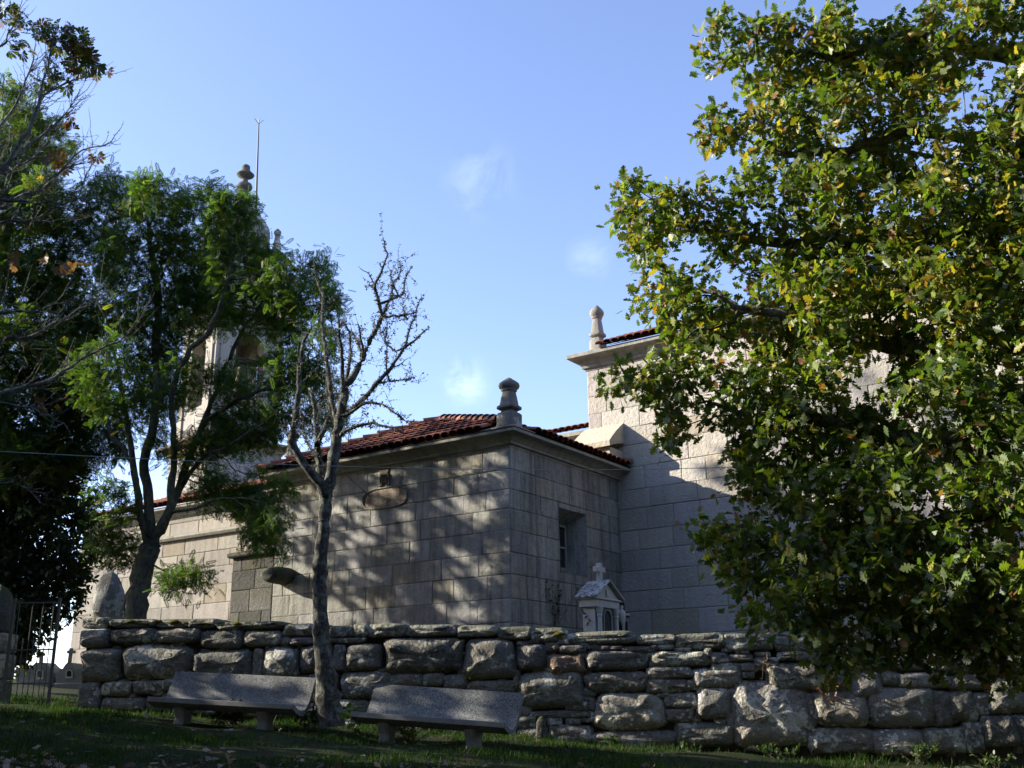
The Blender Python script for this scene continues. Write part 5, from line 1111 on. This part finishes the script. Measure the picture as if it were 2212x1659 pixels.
IB = [pxblob(x, y, IYY + dy, rx, ry, .9) for x, y, rx, ry, dy in ((20, 980, 90, 80, 0), (110, 1000, 60, 60, .3), (20, 1100, 100, 90, .2), (120, 1110, 70, 80, -.3), (20, 1220, 90, 80, 0), (110, 1225, 60, 70, .3), (165, 1220, 36, 60, 0), (40, 1250, 80, 90, .1), (70, 1330, 55, 45, -.2), (30, 1400, 40, 50, .2), (60, 1305, 55, 45, 0), (125, 1300, 45, 35, .1), (20, 1370, 28, 50, 0), (-60, 1150, 80, 200, 0), (160, 1100, 40, 60, .3))]
ivt = bush_tree('ivy_clad_tree', 'dark ivy-covered tree hanging low over the iron gate', ix, [ix - UP * .3, at(28, 1300, IYY), at(35, 1150, IYY), at(50, 980, IYY)], IB, 4200, .15, .15, .004, .10, [(.030, .048, .014), (.020, .034, .010), (.045, .068, .016), (.075, .10, .02)], [30, 30, 14, 3], 9, .02, (.08, .15), simple_template(), 81, 'leaf', 'bark', .2)
rg = np.random.default_rng(88); tk = rs([ix - UP * .1, at(28, 1300, IYY), at(35, 1150, IYY), at(50, 980, IYY)], .03); P_, A_ = [], []
for q in tk:
    for _ in range(11):
        d = nrm([rg.normal(), rg.normal(), 0]); P_.append(q + d * rg.uniform(.10, .34)); A_.append(d * .6 + np.array([0, 0, -.8]) + rg.normal(0, .4, 3))
P_, A_ = np.array(P_), np.array(A_); leaves('ivy', simple_template(), P_, A_, norms(rg, len(P_), .3, .8), rg.uniform(.07, .13, len(P_)), pick(rg, len(P_), [(.030, .048, .014), (.020, .034, .010), (.045, .068, .016)], [3, 3, 1]), M['leaf'], ivt, seed=89)
# unseen trees added beyond the edges of the view to shade the slope
OFF = [(-13.2, 20.6, 7.6, 2.2, 'unseen leafy tree added for shade, nearest beyond the left edge'), (-15.0, 22.8, 14.5, 2.9, 'unseen tall tree added for shade, farther back beyond the left edge'), (-11.5, 11.2, 8.2, 2.6, 'unseen leafy tree added for shade, close to the chestnut beyond left edge'), (-12.2, 15.0, 8.2, 1.5, 'unseen slim tree added for shade, standing apart beyond the left edge')]
for i, (x, y, h, r, lab) in enumerate(OFF):
    g = float(ground(x, y)); bl = [(x + dx * r, y + dy * r, g + h * k, r * q, r * q, h * .16) for dx, dy, k, q in ((0, 0, .85, .6), (.5, .2, .7, .6), (-.4, -.4, .72, .6), (.1, .5, .58, .6), (-.3, .3, .55, .6), (.4, -.4, .52, .6), (0, 0, .4, .6))]
    bush_tree('added_shade_tree', lab, (x, y, g), [(x, y, g - .2), (x, y, g + h * .4), (x + .1, y, g + h * .75)], bl, (900, 620, 1500, 900)[i], .26, .28, .008, .18, pal, [30, 26, 20, 8, 2], (4, 3.6, 5, 4)[i], .03, (.2, .32), simple_template(), 90 + i * 5)
for k, (x, y, lab) in enumerate(((-10.6, 10.8, 'nearest of the row'), (-10.9, 13.2, 'middle of the row'), (-11.3, 15.6, 'farthest of the row'))):  # unseen shrubs added to keep low sun off the grass
    g = float(ground(x, y)); bl = [(x, y, g + 1.3, 1.4, 1.4, 1.2), (x + .5, y + .6, g + 2.2, 1.0, 1.0, .9), (x - .4, y - .6, g + 2.0, 1.0, 1.0, 1.0)]
    bush_tree('added_shade_shrub', 'unseen dense shrub added beyond the left edge to shade the grass, ' + lab, (x, y, g), [(x, y, g - .1), (x, y, g + .6), (x, y, g + 1.4)], bl, 900, .22, .24, .006, .05, pal, [30, 26, 20, 8, 2], 4.5, .03, (.14, .24), simple_template(), 200 + k * 5)
SKY_BLOCKERS = [(-24, 0, 15, 'leftmost'), (-16, -4, 17, 'second from the left'), (-8, -6, 18, 'third from the left'), (0, -7, 19, 'straight behind the viewer'), (8, -6, 18, 'third from the right'), (15, -2, 17, 'second from the right'), (17.5, 6, 15, 'rightmost'), (-31, 9, 14, 'standing apart toward the sun')]  # unseen trees added around the viewer to cut sky light on the walls
for i, (x, y, h, lab) in enumerate(SKY_BLOCKERS):
    g = float(ground(x, y)); r = 5.2; bl = [(x + dx * r, y + dy * r, g + h * k, r * q, r * q, h * .14) for dx, dy, k, q in ((0, 0, .86, .6), (.5, .3, .72, .6), (-.5, -.3, .72, .6), (-.4, .5, .6, .55), (.4, -.5, .6, .55), (.6, .2, .45, .55), (-.6, -.1, .45, .55), (0, .4, .3, .6), (.5, -.3, .24, .5), (-.5, .2, .22, .5))]
    bush_tree('sky_blocker_tree', 'unseen broad tree added around the viewer to block sky light, ' + lab, (x, y, g), [(x, y, g - .2), (x, y, g + h * .4), (x + .1, y, g + h * .8)], bl, 1100, .6, .75, .010, .3, pal, [30, 26, 20, 8, 2], 6.0, .04, (.7, 1.1), simple_template(), 130 + i * 5)

# ------------------------------------------------------------------ grass, leaf litter and small plants
rg = np.random.default_rng(101)
def wall_side(x, y): return (x - WA[0]) * WN[0] + (y - WA[1]) * WN[1]     # > 0 in front of the wall
n = 240000; x = rg.uniform(-10, 9.5, n); y = 6.0 + (rg.uniform(size=n) ** .8) * 12.8
ok = ((wall_side(x, y) > .02) | (x < -7.6)) & (np.abs(x) < y * .58 + .3)
x, y = x[ok], y[ok]
dens = np.array([mnoise.noise(Vector((a * .55, b * .8, 3))) + .5 * mnoise.noise(Vector((a * 2.2, b * 2.2, 7))) for a, b in zip(x, y)])
far = np.clip((y - 9.4 - .05 * x) / 1.2, 0, 1); dry = np.clip((x - .5) / 3, 0, 1)
keep = rg.uniform(size=len(x)) < np.clip((.72 + dens * 1.3) - (1 - far) * .5 - dry * .36, .12, 1)
x, y, dens, dry = x[keep], y[keep], dens[keep], dry[keep]; m = len(x)
P_ = np.stack([x, y, ground(x, y) - .01], 1); A_ = rg.normal(0, .38, (m, 3)); A_[:, 2] = 1.0
bd = np.minimum(np.hypot((x + 1.2) / 1.15, (y - 14.35 + .33 * (x + 1.2)) / .5), np.hypot((x + 4.2) / 1.15, (y - 15.2 + .22 * (x + 4.2)) / .5)); sz = rg.uniform(.035, .09, m) * (1 + .7 * np.clip(dens, -.5, 1)) * (1 + .9 * np.exp(-np.clip(wall_side(x, y), 0, 9) / .25)) * np.clip(bd - .25, .25, 1); cols = pick(rg, m, [(.016, .040, .007), (.024, .052, .009), (.042, .066, .012), (.09, .08, .03)], [30, 26, 12, 3])
g_ = leaves('grass', blade_template(), P_, A_, norms(rg, m, .0, 1.0), sz, cols, M['grass'], None, (0, 0, 0), seed=6); tag(g_, 'short shaded green grass on the slope below the wall', kind='stuff')
n = 24000; x = rg.uniform(-9, 9, n); y = 6.0 + (rg.uniform(size=n) ** 1.3) * 10.5
ok = (wall_side(x, y) > .05) & (np.abs(x) < y * .58); x, y = x[ok], y[ok]
cl = np.array([mnoise.noise(Vector((a * .9, b * .9, 13))) for a, b in zip(x, y)]); keep = rg.uniform(size=len(x)) < np.clip(.25 + cl * .9 + (11.2 + .04 * x - y) * .5 + np.clip(x - 1, 0, 4) * .13, .03, 1); x, y = x[keep], y[keep]; m = len(x)
P_ = np.stack([x, y, ground(x, y) + rg.uniform(.0, .05, m)], 1); A_ = rg.normal(0, 1, (m, 3)); A_[:, 2] *= .25
cols = pick(rg, m, [(.20, .155, .11), (.12, .085, .055), (.28, .23, .175), (.22, .15, .06), (.15, .07, .035)], [30, 24, 18, 8, 6])
l_ = leaves('leaf_litter', oak_template(), P_, A_, norms(rg, m, 1.2, .5), rg.uniform(.06, .12, m), cols, M['litter'], None, (0, 0, 0), seed=7); tag(l_, 'fallen brown oak leaves scattered over the grass', kind='stuff')

def plant(name, label, p, h, w, nst, pal_, tmpl, size, mat='leaf', seed=0, hang=False, per=7, group=None):
    rg = np.random.default_rng(seed + 500); root = thing(name, p, label, 'plant', group); st = MB(); P_, A_ = [], []
    for k in range(nst):
        d = np.array([rg.normal(0, w), rg.normal(0, w * .6), h * rg.uniform(.6, 1.1) * (-1 if hang else 1)]); b = np.asarray(p) + np.array([rg.normal(0, w * .3), rg.normal(0, w * .2), 0])
        if hang: d[1] = -abs(d[1]) * .5 - .04
        c = b + d * .55 + np.array([d[0] * .1, 0, h * .12]); e = b + d; st.tube([b, c, e], [.006, .004, .002], 4)
        for q in range(per):
            t_ = rg.uniform(.2, 1); a = b + (c - b) * min(1, t_ * 2) if t_ < .5 else c + (e - c) * (t_ - .5) * 2; P_.append(a); A_.append(d * .4 / h + rg.normal(0, .7, 3))
    st.build('stem', M['bark'], root); P_, A_ = np.array(P_), np.array(A_)
    leaves('foliage', tmpl, P_, A_, norms(rg, len(P_), .9, .5), rg.uniform(*size, len(P_)), pick(rg, len(P_), pal_, [1] * len(pal_)), M[mat], root, seed=seed)
    return root
GR = [(.035, .065, .014), (.05, .09, .018), (.075, .11, .025)]; BRN = [(.20, .11, .05), (.14, .075, .035), (.25, .16, .08)]; DK = [(.022, .038, .012), (.03, .05, .014)]
def gpt(x, Y): q = at(x, 1550, Y); return np.array([q[0], Y, float(ground(q[0], Y))])
def wallY(x):   # depth of the wall face in the direction of column x
    return float(onplane(x, 1550, WA3, WN3)[1])
S_, PN = simple_template(), pinnate_template()
plant('broadleaf_weed', 'broad-leaved weed beside the left end of the right bench', gpt(770, 14.9), .36, .14, 6, GR, S_, (.10, .17), seed=1, per=4)
plant('fern', 'yellow-green fern growing under the right bench', gpt(880, 14.75), .24, .16, 9, [(.08, .11, .025), (.12, .14, .03)], PN, (.12, .2), 'leaf_thin', 2)
plant('fern', 'dark fern growing under the left bench', gpt(500, 15.5), .26, .18, 9, DK, PN, (.14, .22), 'leaf_thin', 3)
plant('nettle_clump', 'dark green weed clump between left bench and bare trunk', gpt(668, 15.4), .30, .16, 16, DK + GR[:1], S_, (.05, .09), seed=4)
plant('weed', 'small green weed at the wall foot under the bright square boulder', gpt(1320, wallY(1320) - .12), .12, .12, 9, GR, S_, (.04, .07), seed=5)
plant('weed', 'bright low weed at the wall foot left of the huge boulder', gpt(1480, wallY(1480) - .2), .12, .12, 9, GR, S_, (.04, .07), seed=6)
plant('weed', 'leafy weed at the wall foot below the huge boulder', gpt(1690, wallY(1690) - .15), .20, .2, 18, GR, S_, (.05, .08), seed=7)
plant('weed', 'bushy weed at the wall foot below the oak branches', gpt(1975, wallY(1975) - .2), .26, .18, 18, GR, S_, (.05, .09), seed=8)
plant('weed', 'small weed beside the rounded stones at lower right', gpt(2140, wallY(2140) - .25), .26, .14, 14, GR, S_, (.05, .08), seed=9)
plant('wall_fern', 'green tuft growing from the wall above the right bench', wp(*wall_sz(1010, 1470), .03), .16, .08, 7, [(.06, .10, .02), (.09, .13, .03)], PN, (.07, .12), 'leaf_thin', 10)
plant('wall_weed', 'small weed in a wall joint at the right end of the right bench', wp(*wall_sz(1122, 1500), .05), .12, .06, 6, GR, S_, (.04, .07), seed=11)
plant('dried_weed', 'brown withered plant on the coping left of the oak leaves', wp(*wall_sz(1640, 1385), .0), .30, .12, 9, BRN, S_, (.04, .09), 'litter', 12)
plant('dried_weed', 'rust-brown withered plant hanging down the wall below the oak', wp(*wall_sz(1790, 1455), .06), .34, .10, 9, BRN, S_, (.04, .08), 'litter', 13, True)
plant('dried_weed', 'thin dry brown stalks hanging in a joint beside the huge boulder', wp(*wall_sz(1655, 1410), .06), .40, .04, 5, BRN, S_, (.03, .06), 'litter', 14, True)
plant('climbing_plant', 'dark climber on the sacristy side wall under the window', onplane(1200, 1350, Kp + NR * .05, NR), .75, .22, 14, DK, S_, (.05, .09), seed=15)
q = gpt(1167, wallY(1167) - .35); rough_post('stone_stub', q - UP * .08, .16, .12, .40, M['mossblock_shade_toned'], 'small grey stone stub by the wall right of the bench', 'stone', WD3, .6, 17, .02)
q = gpt(2075, wallY(2075) - .3); rough_post('fallen_stone', q - UP * .12, .7, .3, .2, M['mossblock_shade_toned'], 'flat fallen stone on the ground at lower right', 'stone', WD3, .3, 19, .02)
# moss cushions along the coping
rg = np.random.default_rng(111); mb = MB()
for k in range(170):
    s_ = rg.choice([rg.uniform(.6, 3.2), rg.uniform(0, WEND), rg.uniform(6, 9.5)], p=[.5, .2, .3]); c = wp(s_, walltop(s_) - .03 + rg.uniform(-.03, .012), rg.uniform(-.22, .0)); r = rg.uniform(.04, .12); h = r * rg.uniform(.3, .5)
    rings = []
    for ph in (0, .5, 1.0, 1.4): rings.append([c + np.array([r * math.cos(ph) * math.cos(a), r * math.cos(ph) * math.sin(a), h * math.sin(ph)]) * (1 + .25 * mnoise.noise(Vector((a * 2, ph * 3, k)))) for a in np.linspace(0, 2 * math.pi, 11)[:-1]])
    mb.loft(rings, True, (1, 1, 1) if rg.uniform() < .6 else (1.3, 1.05, .6))
t = NT('moss'); c = t.mix(t.noise(30, 4), (.03, .04, .008), (.10, .125, .02)); c = t.mix(t.ramp(t.noise(6), .5, .65), c, (.05, .04, .015)); c = t.mix(1.0, c, t.tint(), 'MULTIPLY'); M['moss'] = t.out(c, 1.0, t.bump(t.noise(70, 4), 1.0, .02), .05)
mb.build('moss', M['moss'], wall, smooth=True)
